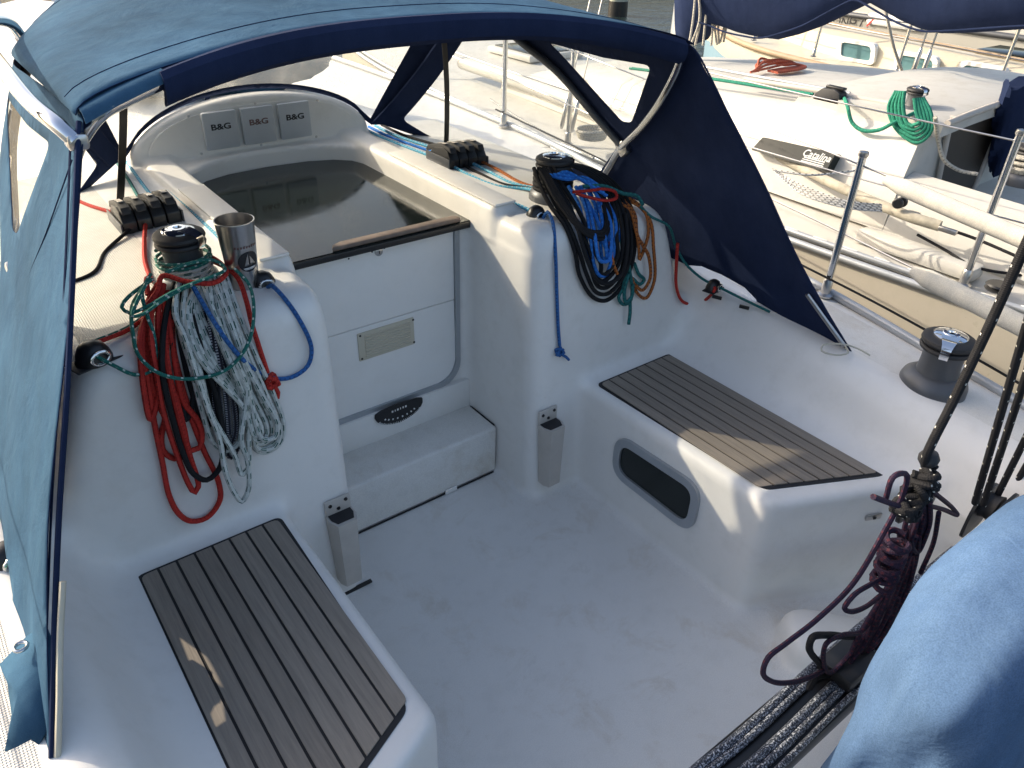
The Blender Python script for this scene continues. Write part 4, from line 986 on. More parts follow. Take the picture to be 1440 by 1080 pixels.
lathe('sheave', [(0, -.02), (.04, -.02), (.033, 0), (.04, .02), (0, .02)], c_, M['blackr'], t4, 24, (0, 1, 0))
# pedestal cover: soft bag over the binnacle
def pedestal():
    rings = []
    for i in range(46):
        t_ = i/45; z = .40+.60*t_
        if t_ > .72: s_ = math.sqrt(max(0, 1-((t_-.72)/.28)**2.2))
        else: s_ = 1+.06*(.72-t_)
        ring_ = []
        for k in range(72):
            a = 2*math.pi*k/72; ca, sa = math.cos(a), math.sin(a); e = .72
            fold = 1+.030*math.sin(4*a+9*t_)+.024*math.sin(9*a-13*t_+1)*(1-.6*t_)+.014*math.sin(19*a+8*t_)*(1-t_)
            ring_.append((.24+.36*s_*fold*math.copysign(abs(ca)**e, ca), -1.68+.12*s_*fold*math.copysign(abs(sa)**e, sa), z+.012*math.sin(3*a+2)*s_))
        rings.append(ring_)
    o = loft('pedestal_cover', rings, M['cover'], None, ang=None); o.data.shade_smooth()
    tag(o, 'soft sky blue fabric cover over the steering pedestal at the lower right', 'cover')
pedestal()

# ================================================================== lifelines of the own boat
def stanchion(p, h, label, parentgroup='stanchions along our deck edge', lean=0):
    t = thing('stanchion', p, label, 'stanchion', parentgroup); x, y, z = p
    lathe('socket', [(.03, 0), (.03, .006), (.018, .012), (.017, .06), (.0135, .065)], p, M['steelb'], t, 16)
    tube('post', [(x, y, z+.01), (x+lean*.5, y, z+h*.5), (x+lean, y, z+h)], .0128, M['steel'], t, n=10)
    lathe('cap', [(.014, 0), (.017, .006), (.015, .018), (0, .022)], (x+lean, y, z+h), M['steelb'], t, 12)
def toe(y, s=1): return (s*(hx(y)-.045), y, zd(y)+.012)
for s, y, lb in ((1, -.56, 'steel stanchion just outboard of the navy canvas corner'), (1, 1.45, 'steel stanchion seen through the starboard side window'), (1, 3.3, 'steel stanchion on the starboard bow'), (-1, 1.5, 'steel stanchion on the port side forward of the hood'), (-1, 3.3, 'steel stanchion on the port bow')):
    stanchion(toe(y, s), .50, lb)
def lifeline(s, zf, label):
    pts = [(s*(hx(y)-.045), y, zd(y)+zf-.01*math.sin(abs(y)*2)) for y in (-2.1, -1.3, -.56, .5, 1.45, 2.4, 3.3, 4.3, 5.0)]
    tag(tube('lifeline', pts, .0032, M['steelb'], None, n=6, step=.1), label, 'lifeline', 'lifelines')
lifeline(1, .495, 'upper wire lifeline along our starboard side'); lifeline(1, .26, 'lower wire lifeline along our starboard side'); lifeline(-1, .495, 'upper wire lifeline along our port side'); lifeline(-1, .26, 'lower wire lifeline along our port side')
M['sleeve'] = fabric('webbing_off_white', (.62, .59, .52), scale=500, wr=.1)
def sleeve(zf, y0, label, r=.027):
    ys_ = np.linspace(y0, -2.1, 24); pts = [(hx(y)-.045, y, zd(y)+zf-.01*math.sin(abs(y)*2)-.012) for y in ys_]
    tag(tube('lifeline_cushion', pts, lambda t: r*(.55+.45*min(1, t*22)), M['sleeve'], None, n=16, step=.02), label, 'cushion', 'lifeline cushions')
sleeve(.495, -.66, 'off-white padded sleeve on our upper lifeline'); sleeve(.265, -.84, 'off-white padded sleeve on our lower lifeline', .03)
rope('jib_sheet', [[Vector((hx(y)-.06, y, zd(y)+.085-.01*math.cos(y*3))) for y in (1.5, .6, 0, -.45, -.8, -1.2, -1.6, -2.0)]], .0042, 'black', 'thin dark line stretched along our starboard deck edge')
sb = thing('sail_bag', (.1, 2.1, 1.0), 'blue canvas sail bag lying on the coachroof ahead of the hood', 'sail bag')
rg = []
for i in range(26):
    t_ = i/25; cx = -.40+1.25*t_; e = max(.02, math.sin(math.pi*min(1, max(0, t_)))**.35)
    rg.append([(cx+.03*math.sin(k*2.1+i), 2.15+.34*e*math.cos(a)*(1+.05*math.sin(3*a+i*.5)), 1.17+(.26+.02*math.sin(i*.9))*e*math.sin(a)*(1+.06*math.sin(5*a+i*.3))) for k, a in enumerate(np.linspace(0, 2*math.pi, 33)[:-1])])
loft('bag', rg, M['navy'], sb, ang=None)
tube('lashing', [(.1, 2.15+.37*math.cos(a), 1.17+.285*math.sin(a)) for a in np.linspace(0, 2*math.pi, 24)[:-1]], .01, M['navyin'], sb, closed=True)

# ================================================================== the boat alongside to starboard
M['gel2'] = gelcoat('gelcoat_warm_white', (.56, .545, .50), dirt=.9)
M['hull2'] = gelcoat('hull_beige', (.46, .42, .345), dirt=.4, rough=.25)
nb = thing('neighbour_sailboat', (3.1, 1, -.6), 'white sailboat with beige hull moored alongside to starboard', 'sailboat')
XC = 3.12
def hb(y):
    if y < .8: return 1.285-.035*(y-.8)**2
    return 1.285*math.sqrt(max(0.0004, 1-((y-.8)/5.2)**2.1))
def z2(y): return .585+.012*(y+1)
ys2 = [-3.6, -3, -2.4, -1.8, -1.2, -.6, 0, .6, 1.2, 1.8, 2.4, 3, 3.6, 4.2, 4.8, 5.3, 5.7, 5.95]
for s in (-1, 1):
    loft('hull', [[(XC+s*hb(y), y, z2(y)), (XC+s*(hb(y)+.01), y, z2(y)-.2), (XC+s*hb(y)*.97, y, z2(y)-.6), (XC+s*hb(y)*.86, y, -.62), (XC+s*hb(y)*.7, y, -.8)] for y in ys2], M['hull2'], nb, closed=False)
    tr = tube('toe_rail', [(XC+s*(hb(y)-.012), y, z2(y)+.018) for y in ys2], .013, M['alu'], nb, n=8)
    tube('rub_rail', [(XC+s*(hb(y)+.008), y, z2(y)-.012) for y in ys2], .016, M['alu'], nb, n=8)
    for i in range(26):
        if s > 0: break
        y = -1.35+.135*i; p = Vector((XC+s*(hb(y)-.0245), y, z2(y)+.020)); q = Vector((XC+s*(hb(y+.07)-.0245), y+.07, z2(y+.07)+.020))
        bbox('rail_slot', (p+q)/2+Vector((-.012, 0, .006)), (.008, .062, .012), M['print'], tr, bev=.001, rot=Matrix.Rotation(math.atan2(-(q-p).x, (q-p).y), 3, 'Z'))
loft('transom', [[(XC+u*hb(-3.6), -3.6, z) for u in np.linspace(-1, 1, 7)] for z in (z2(-3.6), -.7)], M['hull2'], nb, closed=False)
def deckx(y): return [(XC+u*(hb(y)-.01), y, z2(y)+.11*(1-abs(u)**1.6)) for u in np.linspace(-1, 1, 21)]
loft('deck', [deckx(y) for y in ys2], M['gel2'], nb, closed=False)
# cabin trunk: rounded box narrowing forward
def cab(y, top):
    w0 = .98-.05*max(0, y-.2)**1.3*.9; w1 = w0-.10; zb_ = z2(y)+.05
    return [(XC-w0, y, zb_), (XC-w0+.02, y, zb_+.12*(top/1.05)), (XC-w1-.02, y, top-.05), (XC-w1+.03, y, top-.012), (XC-w1*.6, y, top+.005), (XC, y, top+.005), (XC+w1*.6, y, top-.02), (XC+w1-.03, y, top-.06), (XC+w1+.02, y, top-.09), (XC+w0-.02, y, zb_+.12), (XC+w0, y, zb_)]
cb = [(-.36, 1.04), (.2, 1.04), (.8, 1.01), (1.4, .96), (1.9, .90), (2.3, .83), (2.55, .74)]
loft('cabin_trunk', [cab(y, t_) for y, t_ in cb], M['gel2'], nb, ang=50)
for s in (-1, 1):
    loft('cockpit_coaming', [[(XC+s*(.98+(.1 if y < -1.5 else 0)), y, z2(y)+.05), (XC+s*.93, y, .86-.03*max(0, -y-.4)), (XC+s*.86, y, .88-.03*max(0, -y-.4)), (XC+s*.80, y, .84-.03*max(0, -y-.4)), (XC+s*.76, y, .35)] for y in (-.362, -.8, -1.4, -2.2, -3.3)], M['gel2'], nb)
bbox('cockpit_well', (XC, -1.9, .30), (1.5, 3.0, .1), M['gel2'], nb, bev=.01)
# dark window strip with script lettering
wq = [U(1058, 211, 'x', 2.135), U(1163, 242, 'x', 2.125), U(1177, 216, 'x', 2.15), U(1075, 193, 'x', 2.16)]
wn = Vector((-1, 0, .25)).normalized()
wo_ = rpoly([(0, 0), (1, 0), (1, 1), (0, 1)], [.06, .06, .08, .06], 4)
def wpt(u, v, d): return (wq[0]*(1-u)+wq[1]*u)*(1-v)+(wq[3]*(1-u)+wq[2]*u)*v+wn*d
wpn = bpy.data.objects.new('cabin_window', None); link(wpn, nb)
n_ = len(wo_); V = [wpt(u, v, d) for d in (-.07, .012) for u, v in wo_]
mk('pane', V, [tuple(range(n_, 2*n_))]+[(i, (i+1) % n_, n_+(i+1) % n_, n_+i) for i in range(n_)], M['smoke2'] if 'smoke2' in M else M['smoke'], wpn, sm=False)
ex = (wpt(1, .5, 0)-wpt(0, .5, 0)).normalized(); ey = (wpt(.5, 1, 0)-wpt(.5, 0, 0)); ey = (ey-ex*ey.dot(ex)).normalized(); ez = ex.cross(ey)
Mt = Matrix((ex, ey, ez)).transposed().to_4x4()
M['printg'] = plain('print_silver', (.55, .57, .57), .5, var=.03)
tx_ = text('lettering', 'Catalina', .044, M['printg'], wpn, Matrix.Translation(wpt(.80, .66, .0135)) @ Mt, shear=.35, bold=.0006)
for k in range(3): bbox('lettering_bar', wpt(.80, .22+.11*k, .0128), (.115-.004*k, .0045, .001), M['printg'], wpn, rot=Mt.to_3x3(), bev=0)
# companionway, hatch and hood on the cabin top
YA = -.366
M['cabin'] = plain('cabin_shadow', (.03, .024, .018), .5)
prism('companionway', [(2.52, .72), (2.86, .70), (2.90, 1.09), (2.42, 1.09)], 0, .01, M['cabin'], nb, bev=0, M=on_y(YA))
for a, b in (((2.50, .72), (2.40, 1.09)), ((2.88, .70), (2.92, 1.09))):
    tube('companionway_trim', [(a[0], YA-.012, a[1]), ((a[0]+b[0])/2, YA-.012, (a[1]+b[1])/2), (b[0], YA-.012, b[1])], .012, M['holder'], nb)
hr = []
for x in np.linspace(2.30, 3.75, 17): zz = 1.05+.035*(1-((x-3.05)/.75)**2); hr.append([(x, -.40, zz-.03), (x, -.40, zz+.02), (x, -.37, zz+.032), (x, .10, zz+.028), (x, .28, zz+.005), (x, .30, zz-.03)])
loft('hatch_hood', hr, M['gel2'], nb, ang=40)
tube('hood_trim', [(x, -.405, 1.075+.035*(1-((x-3.05)/.75)**2)) for x in np.linspace(2.32, 3.7, 9)], .014, M['holder'], nb)
tube('hand_rail', [(2.33, .62, 1.07), (2.36, .2, 1.085), (2.40, -.2, 1.09)], .012, M['holder'], nb)
tube('roof_track', [(2.42, 1.0, 1.065), (2.40, .5, 1.082), (2.42, .1, 1.09)], .008, M['alu'], nb)
# its hardware
winch((2.42, -.20, 1.055), .062, 'dark winch with green line on the neighbouring cabin top', 'winches', arm=-2)
winch((2.56, -.66, .86), .085, 'winch wrapped in pale rope on the neighbouring cockpit coaming', 'winches', arm=-2)
t = thing('rope_clutch', (2.33, .14, 1.06), 'single grey rope clutch on the neighbouring cabin top', 'rope clutch')
prism('body', [(-.07, 0), (-.06, .05), (-.03, .062), (.03, .058), (.06, .03), (.07, 0)], -.03, .03, M['blackr'], t, bev=.005, M=Matrix.Translation((2.33, .14, 1.055)) @ Matrix(((0, 0, 1, 0), (1, 0, 0, 0), (0, 1, 0, 0), (0, 0, 0, 1))))
bbox('lever', (2.33, .12, 1.12), (.03, .09, .012), M['black'], t, bev=.004)
ROPE['g2'] = rope_mat('rope_green_plain', (.03, .26, .17), (.02, .18, .12), 60, .4); ROPE['pale'] = rope_mat('rope_pale', (.50, .47, .40), (.25, .24, .22), 60, .3); ROPE['wb'] = rope_mat('rope_white_black', (.6, .6, .58), (.05, .05, .06), 40, .35)
gp = [(2.33, .07, 1.085)]+[U(x, y, 'x', 2.20) for x, y in ((1192, 150), (1198, 172), (1212, 183), (1235, 183), (1258, 172))]+[(2.40, -.26, 1.10)]
g2 = [gp]
for k in range(5):
    g2.append([U(x, y, 'x', 2.22-.006*k) for x, y in ((1260+3*k, 128), (1250+5*k, 150), (1256+5*k, 174+3*(k%2)), (1273+3*k, 193-4*k), (1292-2*k, 200-6*k), (1309-4*k, 185-3*k), (1309-5*k, 160), (1298-3*k, 138))])
rope('rope_coil', g2, .008, 'g2', 'bright green rope coil hanging from the neighbouring cabin-top winch', group=GR)
rope('control_line', [[Vector((2.24, 1.3, 1.02)), Vector((2.28, .8, 1.05)), Vector((2.32, .22, 1.075))], [Vector((2.22, 1.3, 1.02)), Vector((2.26, .8, 1.05)), Vector((2.30, .22, 1.075))]], .006, 'g2', 'green halyards along the neighbouring cabin top')
rope('control_line', [[Vector((2.35, .1, 1.08)), Vector((2.40, -.05, 1.085)), Vector((2.42, -.15, 1.10))]], .007, 'wb', 'speckled line from the neighbouring clutch to its winch')
rope('rope_coil', [wraps((2.56, -.66), .06+.004*k, .90+.012*k, .99, 3, ph=k) for k in range(3)]+[[U(1315, 165, 'y', -.42), U(1320, 200, 'y', -.42), U(1328, 225, 'y', -.45), U(1350, 240, 'y', -.5), U(1375, 245, 'y', -.56)]], .008, 'pale', 'pale rope wound on the neighbouring cockpit winch', group=GR)
# navy lashed hood bundle by the companionway
bd = thing('folded_cover', (3.0, -.42, 1.1), 'dark folded cloth and lines hanging beside the neighbouring companionway', 'cloth')
rg = []
for i in range(14):
    t_ = i/13; c = Vector((2.80+.14*t_, -.43, 1.19-.40*t_)); w_ = .065+.03*math.sin(3*t_+.5)
    rg.append([c+Vector((w_*math.cos(a)*(1+.15*math.sin(4*a+i)), w_*.6*math.sin(a), .02*math.sin(3*a+i))) for a in np.linspace(0, 2*math.pi, 19)[:-1]])
loft('cloth', rg, M['sailcover'], bd)
tt = Tube()
for k in range(5): tt.add([(2.90+.02*k, -.50, 1.02), (2.93+.02*k, -.51, .92), (2.96+.015*k, -.51, .82-.02*k), (2.99+.01*k, -.50, .88), (2.96, -.5, 1.0)], .006)
tt.build('lines', ROPE['black'], bd)
# long grey pole and tackle on the side deck
po_ = [U(1030, 192, 'z', .80), U(1110, 228, 'z', .80), U(1200, 272, 'z', .795), U(1280, 305, 'z', .79), U(1322, 318, 'z', .785)]
M['pole'] = plain('pole_weathered', (.36, .33, .26), .7, var=.25, scale=25)
pp = thing('whisker_pole', po_[2], 'weathered grey pole lying along the neighbouring side deck', 'pole')
tube('spar', po_, .021, M['pole'], pp, n=12); bbox('end_fitting', po_[-1]+Vector((-.02, -.04, 0)), (.02, .07, .02), M['steelb'], pp, bev=.005)
tg = Tube()
for k in range(4): tg.add([U(1086+2*k, 238+2*k, 'z', .84), U(1130, 262+4*k, 'z', .83), U(1190, 283+3*k, 'z', .82), U(1240, 288+3*k, 'z', .815)], .0042)
tg.add([U(1090, 240, 'z', .85), U(1140, 246, 'z', .86), U(1205, 240, 'z', .88)], .0045)
tag(tg.build('vang_tackle', ROPE['wb'], None), 'white and black tackle lines beside the grey pole', 'rope')
bk = thing('deck_block', U(1258, 288, 'z', .82), 'black twin block at the end of the tackle on the neighbouring deck', 'block')
for dx in (-.02, .012): lathe('sheave', [(0, -.008), (.017, -.008), (.021, -.003), (.021, .003), (.017, .008), (0, .008)], U(1258, 288, 'z', .82)+Vector((dx, -.02, .015)), M['black'], bk, 18, (1, .3, 0))
bbox('shackle', U(1285, 300, 'z', .80), (.02, .05, .015), M['steelb'], bk, bev=.004)
rope('deck_line', [[U(1320, 318, 'z', .78), U(1370, 335, 'z', .76), U(1440, 365, 'z', .74)], [U(1290, 330, 'z', .70), U(1330, 352, 'z', .68), U(1370, 375, 'z', .66), U(1440, 388, 'z', .65)]], .006, 'black', 'dark lines lying on the neighbouring side deck')
bbox('vent_box', U(1318, 372, 'z', .63)+Vector((.02, .1, .01)), (.10, .5, .06), M['gel2'], nb, bev=.02)
pd = thing('pad_eye', U(1400, 408, 'z', .63), 'black turning block beside the neighbouring stanchion base', 'block')
lathe('sheave', [(0, 0), (.04, 0), (.045, .006), (.036, .012), (.045, .02), (.04, .026), (0, .026)], U(1402, 408, 'z', .63), M['black'], pd, 20)
# stanchions and lifelines of the neighbour
for y, lb in ((-.80, 'steel stanchion with forked base on the neighbouring rail by our large winch'), (1.40, 'paired steel stanchion on the neighbouring rail seen through the side window'), (3.3, 'stanchion on the neighbouring bow seen through the hood window')):
    stanchion((XC-hb(y)+.05, y, z2(y)+.02), .56, lb, 'stanchions of the boat alongside')
for zf, lb in ((.56, 'upper lifeline of the boat alongside'), (.30, 'lower lifeline of the boat alongside')):
    tag(tube('lifeline', [(XC-hb(y)+.05, y, z2(y)+zf) for y in (-2.5, -.8, .3, 1.4, 2.4, 3.3, 4.4, 5.3)], .0032, M['steelb'], None, n=6, step=.1), lb, 'lifeline', 'lifelines')
pw = [U(650, 88, 'z', .78), U(740, 118, 'z', .77), U(830, 152, 'z', .76), U(900, 180, 'z', .75)]
tag(tube('spinnaker_pole', pw, .045, M['gel2'], None, n=16, step=.05), 'long white spinnaker pole on the neighbouring foredeck', 'pole')
# mast, boom and navy sail cover
ma = thing('mast', (XC, 1.72, 1.0), 'aluminium mast foot of the boat alongside wrapped by the navy sail cover', 'mast')
loft('spar', [[(XC+.06*math.cos(a), 1.74+.085*math.sin(a), z) for a in np.linspace(0, 2*math.pi, 25)[:-1]] for z in (.98, 3.2)], M['alu'], ma)
hd = Tube()
for k in range(9): hd.add([(2.93+.035*k, 1.52+.03*(k % 3), 1.42), (2.90+.04*k+.02*math.sin(k*2), 1.48, 1.2), (2.86+.045*k, 1.45+.03*math.sin(k), 1.06)], .007)
tag(hd.build('halyard_tails', ROPE['pale'], None), 'pale halyard tails gathered at the neighbouring mast foot', 'rope')
sc = thing('sail_cover', (XC, .5, 1.5), 'navy sail cover sagging in lobes under the neighbouring boom', 'sail cover')
prof_ = [(1.72, 1.02), (1.64, 1.03), (1.56, 1.06), (1.50, 1.17), (1.40, 1.16), (1.28, 1.142), (1.15, 1.137), (1.02, 1.143), (.88, 1.19), (.766, 1.24), (.65, 1.31), (.56, 1.365), (.52, 1.385), (.49, 1.387), (.40, 1.36), (.30, 1.327), (.20, 1.303), (.108, 1.294), (0, 1.31), (-.09, 1.327), (-.26, 1.36), (-.5, 1.40), (-.9, 1.46), (-1.4, 1.55)]
rg = []
for i, (y, zb_) in enumerate(prof_):
    zt_ = 1.86+.03*math.sin(i); rr_ = []
    for k, a in enumerate(np.linspace(0, 2*math.pi, 29)[:-1]):
        s_ = math.sin(a); c = math.cos(a); w_ = .16*(1-.35*max(0, s_))*(1+.06*math.sin(3*a+i*.8))
        zz = (zb_+zt_)/2+(zt_-zb_)/2*s_
        rr_.append((XC+w_*math.copysign(abs(c)**.8, c)+.01*math.sin(7*zz+i), y, zz))
    rg.append(rr_)
loft('cover', rg, M['sailcover'], sc, ang=None)
tube('boom', [(XC, 1.7, 1.62), (XC, 0, 1.68), (XC, -2.4, 1.76)], .06, M['alu'], sc, n=14, step=.2)
tube('seam', [(XC-.165, y, zb_+.02) for y, zb_ in prof_[3:]], .005, M['navyin'], sc)

# ================================================================== third boat, grey boat, dock, water
M['stripe'] = gelcoat('hull_blue_stripe', (.20, .32, .40), dirt=.2)
M['rub'] = plain('rub_rail_brown', (.34, .25, .16), .6)
tb_ = thing('cream_sailboat', (6.6, 2, -.6), 'cream sailboat with a blue hull stripe and three cabin windows', 'sailboat')
def x3(y): return min(6.48, 5.55+.02*(y-1.5)**2+.30*max(0, y-2.6)**2)
def z3(y): return .56+.035*y*.9
y3 = list(np.linspace(-5, 2.4, 10))+[2.8, 3.2, 3.6, 3.9, 4.15, 4.3]
loft('topside', [[(x3(y), y, z3(y)), (x3(y)-.015, y, z3(y)-.12), (x3(y)+.0, y, z3(y)-.22)] for y in y3], M['cream'], tb_, closed=False)
loft('hull_stripe', [[(x3(y), y, z3(y)-.22), (x3(y)+.02, y, z3(y)-.55), (x3(y)+.1, y, z3(y)-.9), (x3(y)+.25, y, -.7)] for y in y3], M['stripe'], tb_, closed=False)
tube('rub_rail', [(x3(y)-.01, y, z3(y)-.02) for y in y3], .028, M['rub'], tb_, n=8, step=.2)
loft('deck', [[(x3(y)+u*(13-2*x3(y)), y, z3(y)+.02*math.sin(math.pi*u)) for u in np.linspace(0, 1, 8)] for y in y3], M['cream'], tb_, closed=False)
loft('far_topside', [[(13-x3(y), y, z3(y)), (13-x3(y), y, -.7)] for y in y3], M['cream'], tb_, closed=False)
loft('cabin_trunk', [[(5.85+dx, y, z3(y)), (5.88+dx, y, z3(y)+.17), (5.98+dx, y, z3(y)+.21), (6.35, y, z3(y)+.215), (6.85-dx, y, z3(y)+.14), (7.1-dx, y, z3(y))] for y, dx in ((-2.2, .1), (-2.1, 0), (0, 0), (2, 0), (2.6, .08), (3.1, .3))], M['cream'], tb_, ang=50)
tube('hand_rail', [(6.0, y, z3(y)+.25) for y in (2.8, 2, 1, 0, -1)], .014, M['rub'], tb_, step=.2)
bbox('deck_hatch', (6.35, 1.0, z3(1)+.235), (.42, .42, .04), M['smoke'], tb_, bev=.01)
M['glass3'] = plain('window_blue_green', (.10, .20, .22), .12, var=.1)
for px, py in ((1206, 72), (1290, 91), (1382, 106)):
    c = U(px, py, 'x', 5.86); wob = bpy.data.objects.new('window', None); link(wob, tb_)
    Mw = Matrix.Translation(c) @ Matrix(((0, 0, -1, 0), (1, 0, 0, 0), (0, 1, 0, 0), (0, 0, 0, 1)))
    po2 = rpoly([(-.20, -.085), (.17, -.085), (.20, .085), (-.17, .085)], .05, 5); pi2 = [(x*.78, y*.68) for x, y in po2]
    ring('frame', po2, pi2, -.03, .035, M['print'], wob, Mw); prism('pane', pi2, -.03, .02, M['glass3'], wob, bev=0, M=Mw)
for i, y in enumerate((3.1, 2.35, 1.55, .75, .05)):
    p = (x3(y)+.06, y, z3(y)+.02)
    stanchion(p, .55, ('farthest', 'fourth', 'middle', 'second', 'nearest')[i]+' slim stanchion on the cream sailboat, counted along its rail', 'stanchions of the cream sailboat', lean=.04)
for zf, lb in ((.55, 'upper lifeline of the cream sailboat'), (.3, 'lower lifeline of the cream sailboat')):
    tag(tube('lifeline', [(x3(y)+.09, y, z3(y)+zf) for y in y3[5:]], .0045, M['steelb'], None, n=6, step=.2), lb, 'lifeline', 'lifelines')
rope('mooring_line', [[Vector((5.2, 1.9, 2.3)), Vector((5.3, 1.78, 1.5)), Vector((5.5, 1.6, .9)), Vector((5.62, 1.5, .66))]], .012, 'pale', 'pale line hanging between the lobes of the navy cover')
# grey boat with lettering
gb = thing('grey_powerboat', (11, 4, -.6), 'grey powerboat hull with dark lettering behind the cream sailboat', 'powerboat')
M['hullg'] = gelcoat('hull_grey', (.40, .39, .35), dirt=.3, rough=.3)
def xg(y): return 9.5+.012*(y-4)**2+.35*max(0, y-5)**2
yg = list(np.linspace(-4, 7.5, 14))
loft('hull', [[(xg(y), y, .62), (xg(y)-.02, y, .55), (xg(y)+.05, y, .1), (xg(y)+.12, y, -.2), (xg(y)+.3, y, -.7)] for y in yg], M['hullg'], gb, closed=False)
loft('deck', [[(xg(y)+u*max(.1, 22.5-2*xg(y)), y, .62+.12*math.sin(math.pi*u)) for u in np.linspace(0, 1, 6)] for y in yg], M['cream'], gb, closed=False)
tube('rub_rail', [(xg(y)-.02, y, .57) for y in yg], .035, M['grey'], gb, step=.4); tube('boot_stripe', [(xg(y)+.06, y, .06) for y in yg], .06, M['rub'], gb, step=.4)
Mg = lambda c: Matrix.Translation(c) @ Matrix(((0, 0, -1, 0), (-1, 0, 0, 0), (0, 1, 0, 0), (0, 0, 0, 1)))
text('lettering', 'TON', .15, M['printd'], gb, Mg(U(1178, 30, 'x', 9.45)), bold=.002)
for k, (dx, mt) in enumerate(((0, 'printd'), (.13, 'printd'), (.24, 'printred'))):
    text('lettering', ('G', 'J', '7')[k], .17, M[mt], gb, Mg(U(1199, 28, 'x', 9.45)+Vector((0, -dx, 0))), bold=.003, shear=.3)
bbox('window', U(1257, 30, 'x', 9.47), (.04, .75, .14), M['print'], gb, bev=.03)
# dock and piles
M['dock'] = wood('dock_planks', (.20, .18, .15), (.36, .33, .28), .8); M['pile'] = plain('pile_wood', (.13, .11, .085), .9, var=.35, scale=6)
M['pilew'] = plain('pile_white_wrap', (.45, .47, .38), .7, var=.2, scale=5)
dk = thing('dock', (10, 22, .3), 'long timber dock beyond the moored boats', 'dock')
dd = Vector((22, -10, 0)).normalized(); d0 = Vector((-10, 29.5, .15))
for i in range(90):
    c = d0+dd*(i*.42); bbox('plank', c, (.40, 2.2, .06), M['dock'], dk, rot=Matrix.Rotation(math.atan2(dd.y, dd.x), 3, 'Z'), bev=0)
bbox('stringer', d0+dd*18.9+Vector((-.45, -.98, -.17)), (38, .12, .25), M['pile'], dk, rot=Matrix.Rotation(math.atan2(dd.y, dd.x), 3, 'Z'), bev=0)
for k, (px, py, mt, lb, r_) in enumerate(((868, 12, 'pilew', 'pale wrapped mooring pile standing in the water', .22), (985, 14, 'pile', 'dark mooring pile near the navy sail cover', .15), (665, 4, 'pile', 'dark mooring pile beyond the hood roof', .15), (560, 6, 'pile', 'dark pile seen past the sail bag', .15))):
    c = U(px, py+10, 'z', -.6); t = thing('mooring_pile', c, lb, 'pile', 'mooring piles')
    lathe('shaft', [(r_, -.8), (r_*.97, .5), (r_*1.02, .52), (r_*.95, 2.2), (r_*.8, 2.26), (0, 2.28)], c, M[mt], t, 18)
    lathe('tide_band', [(r_+.01, -.3), (r_+.015, .1), (r_+.008, .32)], c, M['black'] if mt == 'pilew' else M['pilew'], t, 18)
# port side: unseen pile, added to shade the hood roof, and finger pier
t = thing('mooring_pile', (-3.2, 1.31, -.6), 'tall unseen pile added to port of our boat as a shadow caster', 'pile', 'mooring piles')
lathe('shaft', [(.12, -.4), (.115, 2.2), (.11, 4.6), (.09, 4.66), (0, 4.68)], (-3.2, 1.31, -.6), M['pile'], t, 20)
fp_ = thing('finger_pier', (-2.6, 0, -.1), 'grey timber finger pier beside our port deck', 'pier')
for i in range(60): bbox('plank', (-2.55, -5+.165*i, -.05), (1.1, .155, .05), M['dock'], fp_, bev=0)
for dx in (-.5, .5): bbox('stringer', (-2.55+dx, 0, -.15), (.1, 10, .15), M['pile'], fp_, bev=0)
# water
M['water'], t_, b_, L_ = nodes('harbour_water')
b_.inputs['Base Color'].default_value = (.020, .032, .030, 1); b_.inputs['Roughness'].default_value = .08; b_.inputs['IOR'].default_value = 1.33
c_w = coord(t_, 'Object', (1, 1.8, 1)); n1 = bump(t_, b_, noise(t_, 1.6, 4, .6, c_w, dist=.4), .5, .15); bump(t_, b_, noise(t_, 9, 3, .6, c_w, dist=.6), .4, .03, n1)
mk('water', [(-300, -300, -.6), (300, -300, -.6), (300, 300, -.6), (-300, 300, -.6)], [(0, 1, 2, 3)], M['water'], sm=False)['kind'] = 'structure'

# rigging and clutter on the boats alongside
def wire(name, a, b, r, mat, label, cat, group): tag(tube(name, [Vector(a), (Vector(a)+Vector(b))/2, Vector(b)], r, mat, None, n=6, step=.5), label, cat, group)
for k, (dy, lb) in enumerate(((0, 'forward'), (.09, 'after'))):
    t = thing('shroud', (2.0, 1.62-dy, .62), lb+' one of two shrouds on the neighbouring rail in the quarter window', 'shroud', 'shrouds')
    tube('wire', [(2.03, 1.62-dy, .66), (2.5, 1.66-dy, 2.6), (2.9, 1.7, 5.0)], .0045, M['steelb'], t, n=6, step=.5)
    lathe('turnbuckle', [(.006, 0), (.013, .02), (.013, .16), (.006, .18)], (2.03, 1.62-dy, .65), M['steelb'], t, 10, (.235, .02, .97))
for k, (y, lb) in enumerate(((1.42, 'left'), (1.34, 'right'))):
    t = thing('shroud', (5.62, y, .6), lb+' one of two shrouds of the cream sailboat between its windows', 'shroud', 'shrouds')
    tube('wire', [(5.62, y, .62), (5.85, y, 2.4), (6.1, y, 4.6)], .008, M['steelb'], t, n=6, step=.5)
    lathe('turnbuckle', [(.01, 0), (.02, .03), (.02, .2), (.01, .24)], (5.62, y, .62), M['steelb'], t, 10, (.13, 0, .99))
oh = []
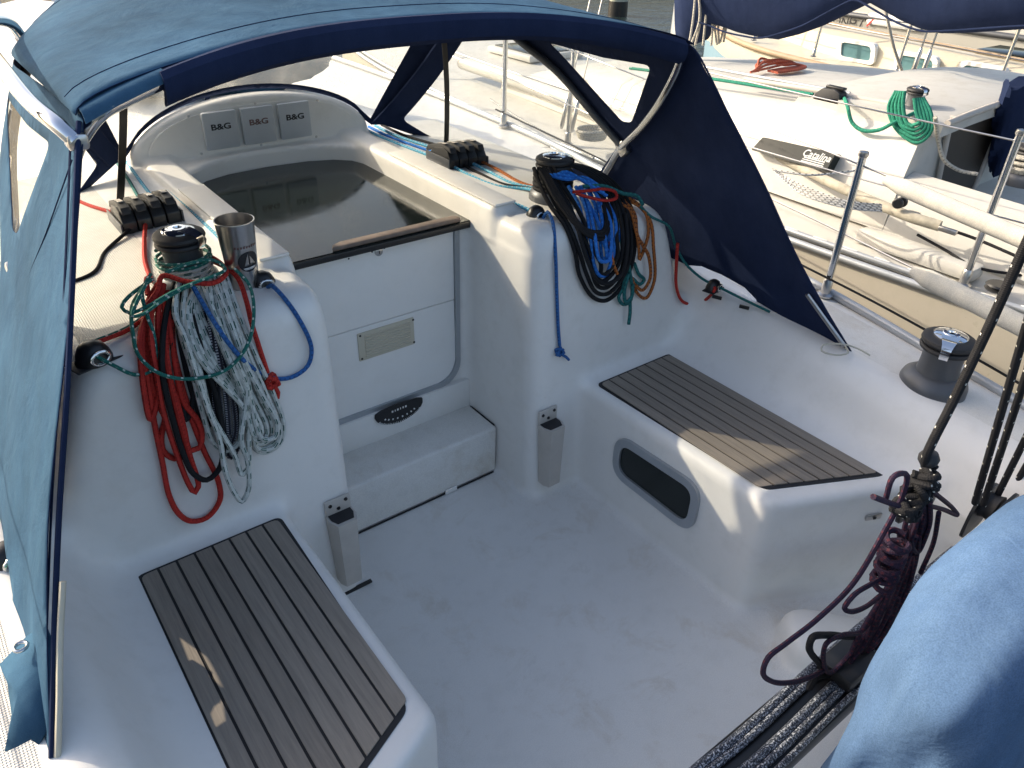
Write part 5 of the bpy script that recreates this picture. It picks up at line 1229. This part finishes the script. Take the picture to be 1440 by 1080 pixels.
for k in range(7): oh.append([(2.70+.012*k, .86, 1.03), (2.82, .82+.016*k, 1.05+.016*(k % 3)), (2.95, .80+.014*k, 1.05+.012*((k+1) % 3)), (3.06, .80+.015*k, 1.045), (3.08, .78, 1.04), (2.98, .80-.01*k, 1.04), (2.80, .82-.01*k, 1.035)])
ROPE['salmon'] = rope_mat('rope_salmon', (.45, .12, .07), (.25, .06, .04), 60, .4)
rope('rope_coil', [[Vector(p) for p in q] for q in oh], .0065, 'salmon', 'salmon red rope hank on the neighbouring cabin top', group=GR)
rope('deck_line', [[U(x, y, 'z', .70) for x, y in ((690, 140), (720, 160), (760, 183), (800, 203), (835, 222))]], .007, 'wb', 'black and white line along the neighbouring side deck in the side window')
rope('rope_coil', [[U(832, 192, 'z', .72)+Vector((.07*math.cos(a+k)*(1+.1*k), .07*math.sin(a+k), .012*k)) for a in np.linspace(0, 6.2, 14)] for k in range(4)], .009, 'pale', 'pale rope coil on the neighbouring side deck behind our winch', group=GR)
fh = thing('fore_hatch', (3.1, 3.2, .75), 'smoked deck hatch on the neighbouring foredeck', 'hatch')
bbox('frame', (3.1, 3.2, z2(3.2)+.13), (.55, .55, .05), M['gel2'], fh, bev=.015); bbox('pane', (3.1, 3.2, z2(3.2)+.158), (.46, .46, .01), M['smoke'], fh, bev=.003)
pu_ = thing('pulpit', (3.1, 5.6, .7), 'steel bow pulpit of the boat alongside', 'pulpit')
tube('rail', [(XC-.75, 4.6, z2(4.6)+.55), (XC-.5, 5.4, z2(5)+.58), (XC, 5.95, z2(5)+.6), (XC+.5, 5.4, z2(5)+.58), (XC+.75, 4.6, z2(4.6)+.55)], .014, M['steel'], pu_, n=8)
for sx_, y in ((-.75, 4.6), (-.4, 5.5), (.4, 5.5), (.75, 4.6)): tube('leg', [(XC+sx_, y, z2(y)), (XC+sx_*.98, y, z2(y)+.3), (XC+sx_*.95, y, z2(y)+.56)], .013, M['steel'], pu_, n=8)

for o in [o for o in COL.objects if o.type == 'EMPTY' and o.parent is None]: reparent(o)
